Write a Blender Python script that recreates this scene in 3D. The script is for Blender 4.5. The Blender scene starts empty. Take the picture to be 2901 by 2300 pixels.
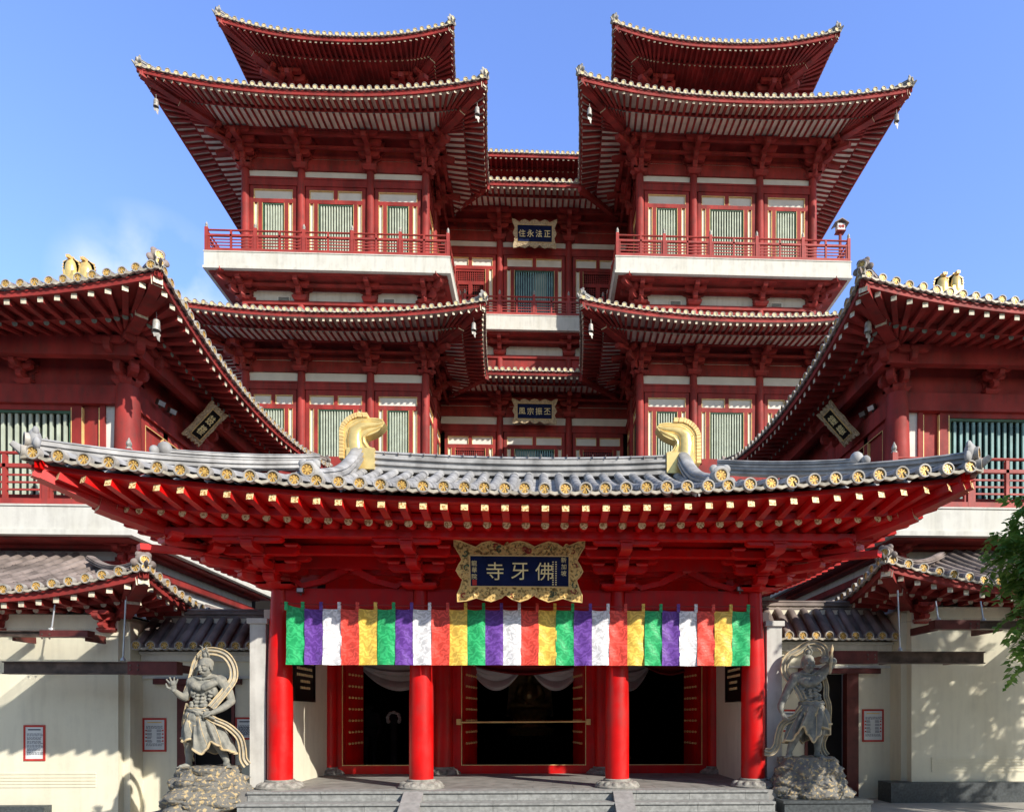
import bpy, bmesh, math, random
from mathutils import Vector as V, Matrix
R = math.radians
random.seed(7)
C = bpy.context.scene.collection
ZC = 2.05
XF = dict(sg=1, zs=1.0, dz=0.0, dx=0.0)          # mirroring and levels of the half that is being built

def tf(p):
    return (XF['sg']*p[0]+XF['dx'], p[1], ZC+(p[2]-ZC)*XF['zs']+XF['dz'])

# ------------------------------------------------------------------ materials
M = {}
def mat(name, col, rough=0.6, var=0.12, scale=3.0, bump=0.0, bscale=40.0, metal=0.0, spec=0.4, col2=None, coat=0.0, stretch=None, detail=6.0, lo=0.35, hi=0.65, grime=0.0):
    m = bpy.data.materials.new(name); m.use_nodes = True
    nt = m.node_tree; b = nt.nodes['Principled BSDF']
    b.inputs['Roughness'].default_value = rough
    b.inputs['Metallic'].default_value = metal
    b.inputs['Specular IOR Level'].default_value = spec
    b.inputs['Coat Weight'].default_value = coat
    tc = nt.nodes.new('ShaderNodeTexCoord')
    src = tc.outputs['Object']
    if stretch:
        mp = nt.nodes.new('ShaderNodeMapping'); mp.inputs['Scale'].default_value = stretch
        nt.links.new(src, mp.inputs['Vector']); src = mp.outputs['Vector']
    n = nt.nodes.new('ShaderNodeTexNoise'); n.inputs['Scale'].default_value = scale; n.inputs['Detail'].default_value = detail
    nt.links.new(src, n.inputs['Vector'])
    r = nt.nodes.new('ShaderNodeValToRGB')
    c2 = col2 or tuple(c*(1-var*1.6) for c in col)
    c1 = col if col2 else tuple(min(1, c*(1+var)) for c in col)
    r.color_ramp.elements[0].position = lo; r.color_ramp.elements[1].position = hi
    r.color_ramp.elements[0].color = (*c2, 1); r.color_ramp.elements[1].color = (*c1, 1)
    nt.links.new(n.outputs['Fac'], r.inputs['Fac']); out = r.outputs['Color']
    if grime:                             # rain streaks, dust and small patches of wear
        mp = nt.nodes.new('ShaderNodeMapping'); mp.inputs['Scale'].default_value = (1, 1, .10); nt.links.new(tc.outputs['Object'], mp.inputs['Vector'])
        g1 = nt.nodes.new('ShaderNodeTexNoise'); g1.inputs['Scale'].default_value = 7; g1.inputs['Detail'].default_value = 8; nt.links.new(mp.outputs['Vector'], g1.inputs['Vector'])
        g2 = nt.nodes.new('ShaderNodeTexNoise'); g2.inputs['Scale'].default_value = 2.3; g2.inputs['Detail'].default_value = 10; g2.inputs['Roughness'].default_value = .7; nt.links.new(tc.outputs['Object'], g2.inputs['Vector'])
        ml = nt.nodes.new('ShaderNodeMath'); ml.operation = 'MULTIPLY'; nt.links.new(g1.outputs['Fac'], ml.inputs[0]); nt.links.new(g2.outputs['Fac'], ml.inputs[1])
        gm = nt.nodes.new('ShaderNodeMapRange'); gm.inputs['From Min'].default_value = .22; gm.inputs['From Max'].default_value = .42; gm.inputs['To Max'].default_value = grime; nt.links.new(ml.outputs[0], gm.inputs['Value'])
        gx = nt.nodes.new('ShaderNodeMix'); gx.data_type = 'RGBA'; gx.inputs['B'].default_value = (.13*max(col)+.02, .11*max(col)+.015, .10*max(col)+.012, 1)
        nt.links.new(gm.outputs['Result'], gx.inputs['Factor']); nt.links.new(out, gx.inputs['A']); out = gx.outputs['Result']
        rr = nt.nodes.new('ShaderNodeMapRange'); rr.inputs['To Min'].default_value = max(.1, rough-.08); rr.inputs['To Max'].default_value = min(1, rough+.25); nt.links.new(g2.outputs['Fac'], rr.inputs['Value']); nt.links.new(rr.outputs['Result'], b.inputs['Roughness'])
    nt.links.new(out, b.inputs['Base Color'])
    if bump:
        n2 = nt.nodes.new('ShaderNodeTexNoise'); n2.inputs['Scale'].default_value = bscale; n2.inputs['Detail'].default_value = 5
        nt.links.new(src, n2.inputs['Vector'])
        bp = nt.nodes.new('ShaderNodeBump'); bp.inputs['Strength'].default_value = bump; bp.inputs['Distance'].default_value = 0.02
        nt.links.new(n2.outputs['Fac'], bp.inputs['Height']); nt.links.new(bp.outputs['Normal'], b.inputs['Normal'])
    M[name] = m
    return m

mat('gate_red', (0.60, 0.003, 0.003), 0.36, 0.14, 1.3, 0.05, 8, spec=0.3, coat=0.08, grime=.32)
mat('tower_red', (0.325, 0.038, 0.034), 0.55, 0.22, 1.3, 0.08, 20, stretch=(1, 1, .5), spec=.25, grime=.5)
mat('rail_red', (0.38, 0.048, 0.040), 0.5, 0.12, 2.0, grime=.4)
mat('cream_wall', (0.76, 0.72, 0.57), 0.85, 0.0, 1.1, 0.08, 60, col2=(0.70, 0.65, 0.50), stretch=(1, 1, .3), lo=.25, hi=.5, grime=.13)
mat('white_wall', (0.66, 0.65, 0.60), 0.85, 0.0, 1.6, 0.05, 40, col2=(0.58, 0.565, 0.50), stretch=(1, 1, .25), lo=.25, hi=.5, grime=.22)
mat('pale_panel', (0.74, 0.72, 0.66), 0.8, 0.05, 1.5)
mat('soffit_cream', (0.78, 0.70, 0.60), 0.8, 0.10, 2.0)
mat('tile_grey', (0.37, 0.365, 0.36), 0.6, 0.22, 2.6, 0.14, 30, grime=.38)
mat('pier_grey', (0.60, 0.59, 0.55), 0.8, 0.06, 2.0, 0.05, 40, grime=.3)
mat('tile_brown', (0.235, 0.19, 0.17), 0.6, 0.35, 1.4, 0.25, 30)
mat('tile_edge', (0.50, 0.45, 0.36), 0.6, 0.25, 6.0)
mat('disc_rim', (0.40, 0.37, 0.33), 0.55, 0.2, 8.0)
mat('disc_gold', (0.80, 0.50, 0.13), 0.4, 0.2, 20.0, metal=0.3)
mat('disc_dark', (0.24, 0.12, 0.035), 0.6, 0.2, 20.0)
mat('disc_cream', (0.82, 0.66, 0.36), 0.5, 0.15, 12.0)
mat('rafter_end', (0.66, 0.60, 0.46), 0.6, 0.2, 16.0)
mat('rafter_green', (0.22, 0.27, 0.24), 0.6, 0.2, 16.0)
mat('rafter_gold', (0.92, 0.70, 0.36), 0.5, 0.0, 30.0, col2=(0.45, 0.24, 0.08), detail=1.0, lo=.40, hi=.5)
mat('gold_leaf', (0.90, 0.66, 0.26), 0.30, 0.12, 5.0, 0.12, 14, metal=0.45)
mat('gold_trim', (0.82, 0.58, 0.24), 0.45, 0.1, 5.0, metal=0.1)
mat('curtain', (0.62, 0.62, 0.54), 0.9, 0.08, 2.0)
mat('sage_slat', (0.50, 0.56, 0.46), 0.7, 0.10, 3.0)
mat('teal_slat', (0.20, 0.36, 0.36), 0.6, 0.15, 3.0)
mat('green_frame', (0.06, 0.13, 0.08), 0.6, 0.15, 4.0)
mat('dark_glass', (0.010, 0.016, 0.014), 0.15, 0.1, 3.0, spec=0.5)
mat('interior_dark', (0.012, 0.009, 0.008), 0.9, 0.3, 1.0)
mat('granite', (0.295, 0.30, 0.29), 0.75, 0.16, 14.0, 0.12, 80)
mat('granite_dark', (0.065, 0.075, 0.08), 0.5, 0.2, 18.0, 0.1, 60)
mat('floor_stone', (0.26, 0.25, 0.235), 0.7, 0.16, 3.5, 0.1, 60)
mat('ramp_stone', (0.30, 0.29, 0.285), 0.8, 0.12, 9.0, 0.12, 70)
mat('lotus_stone', (0.30, 0.29, 0.26), 0.8, 0.25, 10.0, 0.2, 50)
mat('statue_stone', (0.30, 0.29, 0.245), 0.75, 0.20, 9.0, 0.25, 55, col2=(0.17, 0.175, 0.16))
mat('statue_gilt', (0.62, 0.48, 0.27), 0.6, 0.0, 14.0, 0.2, 40, col2=(0.36, 0.32, 0.25), lo=.3, hi=.55)
mat('scarf_stone', (0.46, 0.40, 0.29), 0.7, 0.0, 10.0, 0.2, 40, col2=(0.29, 0.28, 0.24), lo=.4, hi=.6)
mat('rock', (0.48, 0.37, 0.20), 0.8, 0.0, 17, 1.0, 26, col2=(0.17, 0.165, 0.15), lo=.54, hi=.61, detail=11)
mat('steel_dark', (0.12, 0.082, 0.066), 0.45, 0.3, 4.0, metal=0.3)
mat('steel_red', (0.13, 0.028, 0.024), 0.5, 0.2, 4.0)
mat('steel_pale', (0.55, 0.55, 0.55), 0.35, 0.1, 4.0, metal=0.6)
mat('bronze_grey', (0.40, 0.38, 0.35), 0.55, 0.25, 8.0, metal=0.2)
mat('board_navy', (0.008, 0.015, 0.065), 0.8, 0.15, 5.0, spec=.15)
mat('board_black', (0.010, 0.009, 0.009), 0.3, 0.1, 5.0)
mat('frame_gilt', (0.86, 0.60, 0.22), 0.45, 0.0, 20.0, 0.8, 18, col2=(0.24, 0.14, 0.04), lo=.38, hi=.52, metal=0.1)
mat('frame_pale', (0.58, 0.46, 0.29), 0.55, 0.0, 14.0, 0.6, 12, col2=(0.36, 0.28, 0.18), lo=.36, hi=.56)
mat('letter_gold', (0.98, 0.82, 0.42), 0.45, 0.05, 5.0)
mat('paper', (0.70, 0.72, 0.72), 0.6, 0.03, 4.0)
mat('ink', (0.03, 0.04, 0.08), 0.7, 0.1, 4.0)
mat('poster_red', (0.50, 0.035, 0.025), 0.6, 0.1, 4.0)
mat('cord_red', (0.30, 0.02, 0.02), 0.7, 0.1, 4.0)
mat('relief_red', (0.35, 0.05, 0.03), 0.5, 0.3, 9.0)
mat('relief_green', (0.10, 0.14, 0.07), 0.5, 0.3, 9.0)
mat('asphalt', (0.075, 0.075, 0.078), 0.9, 0.2, 30.0, 0.2, 90)
mat('pavement', (0.40, 0.38, 0.34), 0.85, 0.14, 1.2, 0.1, 30)
mat('white_cloth', (0.62, 0.61, 0.60), 0.8, 0.08, 3.0)
mat('red_cloth', (0.25, 0.015, 0.015), 0.8, 0.1, 3.0)
mat('bark', (0.10, 0.075, 0.055), 0.9, 0.3, 6.0, 0.5, 14)
mat('leaf', (0.20, 0.38, 0.07), 0.5, 0.0, 0.9, col2=(0.10, 0.22, 0.045), spec=0.4)
mat('leaf_young', (0.28, 0.46, 0.10), 0.5, 0.15, 0.9)
mat('skin', (0.35, 0.2, 0.14), 0.6, 0.1, 5.0)
mat('dark_cloth', (0.02, 0.02, 0.024), 0.85, 0.2, 5.0)
mat('hair', (0.01, 0.008, 0.007), 0.6, 0.1, 5.0)

def leafmat(name):                       # light passes through the leaves
    nt = M[name].node_tree; b = nt.nodes['Principled BSDF']; o = nt.nodes['Material Output']
    t = nt.nodes.new('ShaderNodeBsdfTranslucent'); x = nt.nodes.new('ShaderNodeMixShader'); x.inputs[0].default_value = .45
    nt.links.new(b.inputs['Base Color'].links[0].from_socket, t.inputs['Color']); nt.links.new(b.outputs[0], x.inputs[1]); nt.links.new(t.outputs[0], x.inputs[2]); nt.links.new(x.outputs[0], o.inputs['Surface'])
leafmat('leaf'); leafmat('leaf_young')
def brocade(name, col):                  # satin flag cloth with a damask of scrolls
    m = bpy.data.materials.new(name); m.use_nodes = True
    nt = m.node_tree; b = nt.nodes['Principled BSDF']
    tc = nt.nodes.new('ShaderNodeTexCoord')
    n0 = nt.nodes.new('ShaderNodeTexNoise'); n0.inputs['Scale'].default_value = 24; n0.inputs['Detail'].default_value = 2; n0.inputs['Distortion'].default_value = 2.5
    nt.links.new(tc.outputs['Object'], n0.inputs['Vector'])
    w = nt.nodes.new('ShaderNodeTexWave'); w.wave_type = 'RINGS'; w.inputs['Scale'].default_value = 9; w.inputs['Distortion'].default_value = 9; w.inputs['Detail'].default_value = 1
    nt.links.new(tc.outputs['Object'], w.inputs['Vector'])
    ad = nt.nodes.new('ShaderNodeMath'); ad.operation = 'MULTIPLY'
    nt.links.new(n0.outputs['Fac'], ad.inputs[0]); nt.links.new(w.outputs['Fac'], ad.inputs[1])
    r = nt.nodes.new('ShaderNodeValToRGB'); r.color_ramp.interpolation = 'LINEAR'
    r.color_ramp.elements[0].position = .22; r.color_ramp.elements[1].position = .34
    r.color_ramp.elements[0].color = (*[c*.85 for c in col], 1); r.color_ramp.elements[1].color = (*[min(1, c*1.18+.02) for c in col], 1)
    nt.links.new(ad.outputs[0], r.inputs['Fac']); nt.links.new(r.outputs['Color'], b.inputs['Base Color'])
    r2 = nt.nodes.new('ShaderNodeMapRange'); r2.inputs['To Min'].default_value = .55; r2.inputs['To Max'].default_value = .26
    nt.links.new(r.outputs['Color'], r2.inputs['Value']); nt.links.new(r2.outputs['Result'], b.inputs['Roughness'])
    n3 = nt.nodes.new('ShaderNodeTexNoise'); n3.inputs['Scale'].default_value = 7; n3.inputs['Detail'].default_value = 4; n3.inputs['Distortion'].default_value = 1.5
    mp = nt.nodes.new('ShaderNodeMapping'); mp.inputs['Scale'].default_value = (1, 1, 2.2); mp.inputs['Rotation'].default_value = (0, .5, 0)
    nt.links.new(tc.outputs['Object'], mp.inputs['Vector']); nt.links.new(mp.outputs['Vector'], n3.inputs['Vector'])
    bp = nt.nodes.new('ShaderNodeBump'); bp.inputs['Strength'].default_value = .25; bp.inputs['Distance'].default_value = .03
    nt.links.new(n3.outputs['Fac'], bp.inputs['Height']); nt.links.new(bp.outputs['Normal'], b.inputs['Normal'])
    b.inputs['Sheen Weight'].default_value = .3
    M[name] = m
brocade('flag_green', (0.01, 0.42, 0.13)); brocade('flag_purple', (0.13, 0.035, 0.32)); brocade('flag_white', (0.80, 0.80, 0.82))
brocade('flag_red', (0.78, 0.06, 0.035)); brocade('flag_yellow', (0.88, 0.56, 0.08))

# ------------------------------------------------------------------ mesh builder
class MB:
    def __init__(s): s.v = []; s.f = []; s.m = []; s.mats = []
    def mi(s, name):
        if name not in s.mats: s.mats.append(name)
        return s.mats.index(name)
    def add(s, vs, fs, m):
        b = len(s.v); s.v += [tuple(p) for p in vs]; k = s.mi(m)
        for f in fs: s.f.append(tuple(b+i for i in f)); s.m.append(k)
    def quad(s, a, b, c, d, m): s.add([a, b, c, d], [(0, 1, 2, 3)], m)
    def box(s, x0, x1, y0, y1, z0, z1, m):
        x0, x1 = min(x0, x1), max(x0, x1); y0, y1 = min(y0, y1), max(y0, y1)
        s.add([(x0,y0,z0),(x1,y0,z0),(x1,y1,z0),(x0,y1,z0),(x0,y0,z1),(x1,y0,z1),(x1,y1,z1),(x0,y1,z1)],
              [(0,3,2,1),(4,5,6,7),(0,1,5,4),(1,2,6,5),(2,3,7,6),(3,0,4,7)], m)
    def bar(s, p, q, w, h, m, end=None, n=4, w2=None):
        p, q = V(p), V(q); d = (q-p).normalized()
        u = V((0,0,1)) if abs(d.z) < .95 else V((0,1,0))
        sd = d.cross(u).normalized(); up = sd.cross(d)
        ring = [(-.5,-.5),(.5,-.5),(.5,.5),(-.5,.5)] if n == 4 else [(.5*math.cos(2*math.pi*i/n), .5*math.sin(2*math.pi*i/n)) for i in range(n)]
        k = w2/w if w2 else 1
        vs = [p+sd*(a*w)+up*(b*h) for a, b in ring]+[q+sd*(a*w*k)+up*(b*h*k) for a, b in ring]
        s.add(vs, [(i, (i+1) % n, n+(i+1) % n, n+i) for i in range(n)]+[tuple(range(n-1, -1, -1))], m)
        s.add(vs[n:], [tuple(range(n))], end or m)
    def lathe(s, c, prof, n, m, ax='z'):
        c = V(c); vs = []
        for r, z in prof:
            for i in range(n):
                a = 2*math.pi*i/n; x, y = r*math.cos(a), r*math.sin(a)
                vs.append(c+(V((x, y, z)) if ax == 'z' else V((x, -z, y))))
        fs = [(j*n+i, j*n+(i+1) % n, (j+1)*n+(i+1) % n, (j+1)*n+i) for j in range(len(prof)-1) for i in range(n)]
        if prof[0][0] > 1e-4: fs.append(tuple(range(n-1, -1, -1)))
        if prof[-1][0] > 1e-4: b = (len(prof)-1)*n; fs.append(tuple(b+i for i in range(n)))
        s.add(vs, fs, m)
    def poly(s, pts, o, ex, ey, en, th, m, front=None):
        """outline in the plane (ex, ey) through o, thickness th along en (front face at o)"""
        o, ex, ey, en = V(o), V(ex), V(ey), V(en); n = len(pts)
        fr = [o+ex*a+ey*b for a, b in pts]; bk = [p-en*th for p in fr]
        s.add(fr+bk, [(i, n+i, n+(i+1) % n, (i+1) % n) for i in range(n)]+[tuple(range(2*n-1, n-1, -1))], m)
        s.add(fr, [tuple(range(n))], front or m)
    def tube(s, path, rad, n, m, flat=1.0, cap=True):
        path = [V(p) for p in path]; vs = []; N = len(path)
        pu = None
        for i, p in enumerate(path):
            d = (path[min(i+1, N-1)]-path[max(i-1, 0)]).normalized()
            if pu is None:
                u = V((0,-1,0)) if abs(d.y) < .9 else V((0,0,1))
            else: u = pu
            sd = d.cross(u).normalized(); u = sd.cross(d).normalized(); pu = u
            r = rad[i] if isinstance(rad, (list, tuple)) else rad
            for k in range(n):
                a = 2*math.pi*k/n
                vs.append(p+sd*(r*math.cos(a))+u*(r*flat*math.sin(a)))
        fs = [(j*n+i, j*n+(i+1) % n, (j+1)*n+(i+1) % n, (j+1)*n+i) for j in range(N-1) for i in range(n)]
        if cap: fs += [tuple(range(n-1, -1, -1)), tuple((N-1)*n+i for i in range(n))]
        s.add(vs, fs, m)
    def ball(s, c, r, m, nu=10, nv=7, rot=None):
        c = V(c); r = V(r) if not isinstance(r, (int, float)) else V((r, r, r)); vs = []
        for j in range(nv+1):
            t = math.pi*j/nv
            for i in range(nu):
                a = 2*math.pi*i/nu; p = V((r.x*math.sin(t)*math.cos(a), r.y*math.sin(t)*math.sin(a), -r.z*math.cos(t)))
                if rot: p = rot @ p
                vs.append(c+p)
        s.add(vs, [(j*nu+i, j*nu+(i+1) % nu, (j+1)*nu+(i+1) % nu, (j+1)*nu+i) for j in range(nv) for i in range(nu)], m)
    def grid(s, rows, m):
        n = len(rows[0]); vs = [p for r in rows for p in r]
        s.add(vs, [(j*n+i, j*n+i+1, (j+1)*n+i+1, (j+1)*n+i) for j in range(len(rows)-1) for i in range(n-1)], m)
    def mesh(s, name, smooth=38, xf=True):
        me = bpy.data.meshes.new(name)
        vs = [tf(p) for p in s.v] if xf else s.v
        fs = s.f if not xf or XF['sg'] > 0 else [f[::-1] for f in s.f]
        me.from_pydata(vs, [], fs)
        for k in s.mats: me.materials.append(M[k])
        me.polygons.foreach_set('material_index', s.m)
        if smooth:
            me.polygons.foreach_set('use_smooth', [True]*len(fs)); me.set_sharp_from_angle(angle=R(smooth))
        me.update()
        return me
    def build(s, name, par=None, smooth=38):
        return link(bpy.data.objects.new(name, s.mesh(name, smooth)), par)

def link(o, par=None):
    C.objects.link(o)
    if par is not None:
        o.parent = par
        o.matrix_parent_inverse = Matrix.Translation(-V(par.location)) if par.type == 'EMPTY' else Matrix.Translation(-V(par.location))
    return o
def tag(o, label=None, cat=None, group=None, kind=None):
    for k, x in (('label', label), ('category', cat), ('group', group), ('kind', kind)):
        if x: o[k] = x
    return o
def thing(name, label, cat, loc, group=None):
    o = bpy.data.objects.new(name, None); C.objects.link(o); o.location = tf(loc); o.empty_display_size = .2
    return tag(o, label, cat, group)
def put(me, name, loc, rz=0.0, par=None):       # another object that shares a mesh built round the origin
    o = bpy.data.objects.new(name, me); o.location = tf(loc); o.rotation_euler = (0, 0, rz*XF['sg'])
    return link(o, par)

# ------------------------------------------------------------------ Chinese roof work
def disc(mb, c, r, nrm, face, dark=None, rim='disc_rim', n=16):
    """round tile end: a rim, a proud inner face, and a wheel of petals on the near roofs"""
    c, nr = V(c), V(nrm).normalized()
    sd = nr.cross(V((0,0,1))).normalized(); up = sd.cross(nr)
    ring = lambda q, o: [c+nr*o+sd*(q*math.cos(2*math.pi*i/n))+up*(q*math.sin(2*math.pi*i/n)) for i in range(n)]
    a, b, d = ring(r, -.10), ring(r, 0), ring(r*.78, 0)
    F = lambda p: [(i, n+i, n+(i+1) % n, (i+1) % n) for i in range(n)]
    mb.add(a+b, F(0), rim); mb.add(b+d, F(0), rim)
    e = ring(r*.78, -.02); mb.add(d+e, F(0), rim)
    if dark:
        g = ring(r*.26, -.018); k = ring(r*.68, -.018)
        mb.add(e+k, F(0), face)
        for i in range(n):
            mb.add([k[i], k[(i+1) % n], g[(i+1) % n], g[i]], [(0, 3, 2, 1)], face if i % 2 else dark)
        mb.add(g, [tuple(range(n))], face)
    else:
        mb.add(e, [tuple(range(n))], face)

class Eave:
    """a curved eave from A to B (counter-clockwise in plan, roof on the left), kinds: out / in / cut"""
    D = dict(ts=.379, rs=.345, th=.4, rise=.5, Lc=8.0, ex=2.4, om=1.1, oi=2.3, zE=-.43, zM=-.25, zI=-.08, dmax=3.0, gd=99, dr=4.0, r=.125,
             rw=.118, rh=.14, rd=.125, red='tower_red', soff='soffit_cream', soff2=None, end='rafter_end', end2='rafter_green', tile='tile_grey', face='disc_cream', dark=None,
             rim='disc_rim', drip='tile_edge', sl=.30, cu=.03, seg=5, nround=8, fz0=-.32, fz1=-.11, fi=.05, inE=.12)
    def __init__(s, A, B, z0, kA, kB, **k):
        s.__dict__.update(s.D); s.__dict__.update(k)
        s.A, s.B = V((*A, 0)), V((*B, 0)); s.L = (s.B-s.A).length; s.t = (s.B-s.A)/s.L; s.n = V((s.t.y, -s.t.x, 0))
        s.z0, s.kA, s.kB = z0, kA, kB
    def g(s, q):
        a = max(0, (s.Lc-max(q, 0))/s.Lc)**s.ex if s.kA == 'out' else 0
        q2 = s.L-q
        b = max(0, (s.Lc-max(q2, 0))/s.Lc)**s.ex if s.kB == 'out' else 0
        return a, b
    def E(s, q, ins=0.0):
        a, b = s.g(q)
        return s.A+s.t*(q-s.th*a+s.th*b)+s.n*(s.th*(a+b)-ins), s.rise*(a+b)
    def I(s, q):
        lo = s.oi if s.kA == 'out' else -1e9; hi = s.L-s.oi if s.kB == 'out' else 1e9
        return s.A+s.t*min(max(q, lo), hi)-s.n*s.oi
    def prof(s, d): return s.sl*d+s.cu*d*d
    def surf(s, q, d):
        p, rz = s.E(q)
        return p-s.n*d+V((0, 0, s.z0+s.prof(d)+rz*max(0, 1-d/s.dr)**2))
    def tiles(s, mb):
        N = max(2, round(s.L/s.ts)); w = s.L/N; r = s.r
        def dend(q):
            d = s.dmax
            if s.kA == 'out' and q < s.gd: d = min(d, q)
            if s.kB == 'out' and s.L-q < s.gd: d = min(d, s.L-q)
            return max(d, .12)
        for k in range(N):
            q = (k+.5)*w; de = dend(q); jt = V((random.gauss(0, .005), random.gauss(0, .005), random.gauss(0, .005))); c = s.surf(q, 0)+jt
            disc(mb, c+s.n*.06, r*random.uniform(.97, 1.03), s.n+V((random.gauss(0, .04), random.gauss(0, .04), random.gauss(0, .05))), s.face, s.dark, s.rim, 16 if s.dark else 10)
            rows = []; ns = max(1, round(s.seg*de/s.dmax))
            for j in range(ns+1):
                p = s.surf(q, de*j/ns)+jt; rows.append([p+s.t*(r*.93*math.cos(a))+V((0, 0, r*.93*math.sin(a))) for a in [math.pi*i/6 for i in range(7)]])
            mb.grid(rows, s.tile)
            if s.dark:                                   # joints between the barrel tiles
                for j in range(1, int(de/.36)):
                    p = s.surf(q, .36*j); p2 = s.surf(q, .36*j+.05)
                    mb.grid([[pp+s.t*(r*1.02*math.cos(a))+V((0, 0, r*1.02*math.sin(a))) for a in [math.pi*i/6 for i in range(7)]] for pp in (p, p2)], s.tile)
        for k in range(N+1):                             # pans between the barrels, their lips at the eave
            q = k*w; de = dend(min(max(q, .02), s.L-.02))
            if 0 < k < N:
                rows = []
                for j in range(s.seg+1):
                    rows.append([s.surf(q+x*w, de*j/s.seg)+V((0, 0, z)) for x, z in ((-.5, .0), (-.25, -.055), (0, -.07), (.25, -.055), (.5, 0))])
                mb.grid(rows, s.tile)
            pts = [(-.46, .02), (-.3, -.055), (0, -.085), (.3, -.055), (.46, .02), (.3, -.115), (0, -.165), (-.3, -.115)]
            z = (0 if 0 < k < N else .5)
            lo, hi = (-1 if k > 0 else 0), (1 if k < N else 0)
            P = [(s.surf(min(max(q+x*w, 0), s.L), 0)+s.n*.05+V((0, 0, y*r/.125*.8))) for x, y in pts]
            mb.add(P+[p-s.n*.05 for p in P], [(0, 1, 7), (1, 2, 6, 7), (2, 3, 5, 6), (3, 4, 5), (0, 7, 15, 8), (7, 6, 14, 15), (6, 5, 13, 14), (5, 4, 12, 13)], s.drip)
    def samples(s, n=26, lo=None, hi=None):
        lo = 0 if lo is None else lo; hi = s.L if hi is None else hi
        return [lo+(hi-lo)*i/n for i in range(n+1)]
    def levels(s, q, inE=None):
        inE = s.inE if inE is None else inE; ins = inE
        if s.kA == 'in' and q < 0: ins = max(ins, -q+.03)
        if s.kB == 'in' and q > s.L: ins = max(ins, q-s.L+.03)
        e, rz = s.E(q, ins); i = s.I(q); ex = ins-inE
        lam = (s.oi-s.om)/(s.oi-0)
        if ex > 0: lam = min(1, (s.oi-s.om)/max(.05, s.oi-ins))
        m = i+(e-i)*lam
        fr = min(1, ins/s.om)
        e = e+V((0, 0, s.z0+s.zE+(s.zM-s.zE)*(fr if ex > 0 else 0)+rz)); m = m+V((0, 0, s.z0+s.zM+.55*rz)); i = i+V((0, 0, s.z0+s.zI+.08*rz))
        return e, m, i, ins
    def timber(s, mb, each=None, each2=None):
        ext0 = -s.oi+.1 if s.kA == 'in' else .06; ext1 = s.L+s.oi-.1 if s.kB == 'in' else s.L-.06
        N = max(2, round((ext1-ext0)/s.rs))
        for k in range(N+1):
            q = ext0+(ext1-ext0)*k/N; e, m, i, ins = s.levels(q)
            up = V((0, 0, s.rh/2))
            if ins < s.om-.1:
                t = each if each is not None else mb
                b = MB() if each is not None else mb
                b.bar(m+(m-e)*.2+V((0, 0, s.rd*.8))+up, e+up, s.rw, s.rh, s.red, s.end)
                if each is not None: each.append(b)
            b = MB() if each2 is not None else mb
            b.bar(i+V((0, 0, s.rd/2)), m+(m-i).normalized()*.06+V((0, 0, s.rd/2)), s.rd, s.rd, s.red, s.end2, n=s.nround)
            if each2 is not None: each2.append(b)
        ns = 30; S = s.samples(ns, ext0-.06 if s.kA == 'in' else 0, ext1+.06 if s.kB == 'in' else s.L)
        rows = [[], [], [], []]
        for q in S:
            e, m, i, ins = s.levels(q, .06)
            rows[0].append(e+V((0, 0, s.rh+.004))); rows[1].append(m+V((0, 0, s.rd*.8+s.rh+.004)))
            rows[2].append(m+V((0, 0, s.rd*.75))); rows[3].append(i+V((0, 0, s.rd*.75)))
        mb.grid([rows[1], rows[0]], s.soff); mb.grid([rows[3], rows[2]], s.soff2 or s.soff)
        mb.grid([rows[2], [p+V((0, 0, .35)) for p in rows[2]]], s.red)
        S = s.samples(ns)                                # eave board and the small board on the lower rafters
        f = [[], [], [], []]
        for q in S:
            p, rz = s.E(q, s.fi)
            f[0].append(p+V((0, 0, s.z0+s.fz1+rz))); f[1].append(p+V((0, 0, s.z0+s.fz0+rz)))
            p2, rz = s.E(q, s.fi+.08); f[2].append(p2+V((0, 0, s.z0+s.fz0+rz))); f[3].append(p2+V((0, 0, s.z0+s.fz1+rz)))
        mb.grid([f[3], f[2], f[1], f[0]], s.red)
        f = [[], [], [], []]
        for q in s.samples(ns, ext0 if s.kA == 'in' else .0, ext1 if s.kB == 'in' else s.L):
            e, m, i, ins = s.levels(q); d = (e-m); d.z = 0; d = d.normalized() if d.length > .05 else s.n
            f[0].append(m+d*.10+V((0, 0, s.rd*.8+s.rh*.9))); f[1].append(m+d*.10+V((0, 0, s.rd*.8-.01))); f[2].append(m+d*.02+V((0, 0, s.rd*.8-.01))); f[3].append(m+d*.02+V((0, 0, s.rd*.8+s.rh*.9)))
        mb.grid([f[3], f[2], f[1], f[0]], s.red)
    def corner(s, at):
        """(tip point, inward diagonal, inner corner, levels)"""
        q = 0 if at == 'A' else s.L; p, rz = s.E(q); dg = (s.t if at == 'A' else -s.t)-s.n
        e, m, i, _ = s.levels(q, 0); return p, rz, dg, i

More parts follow.
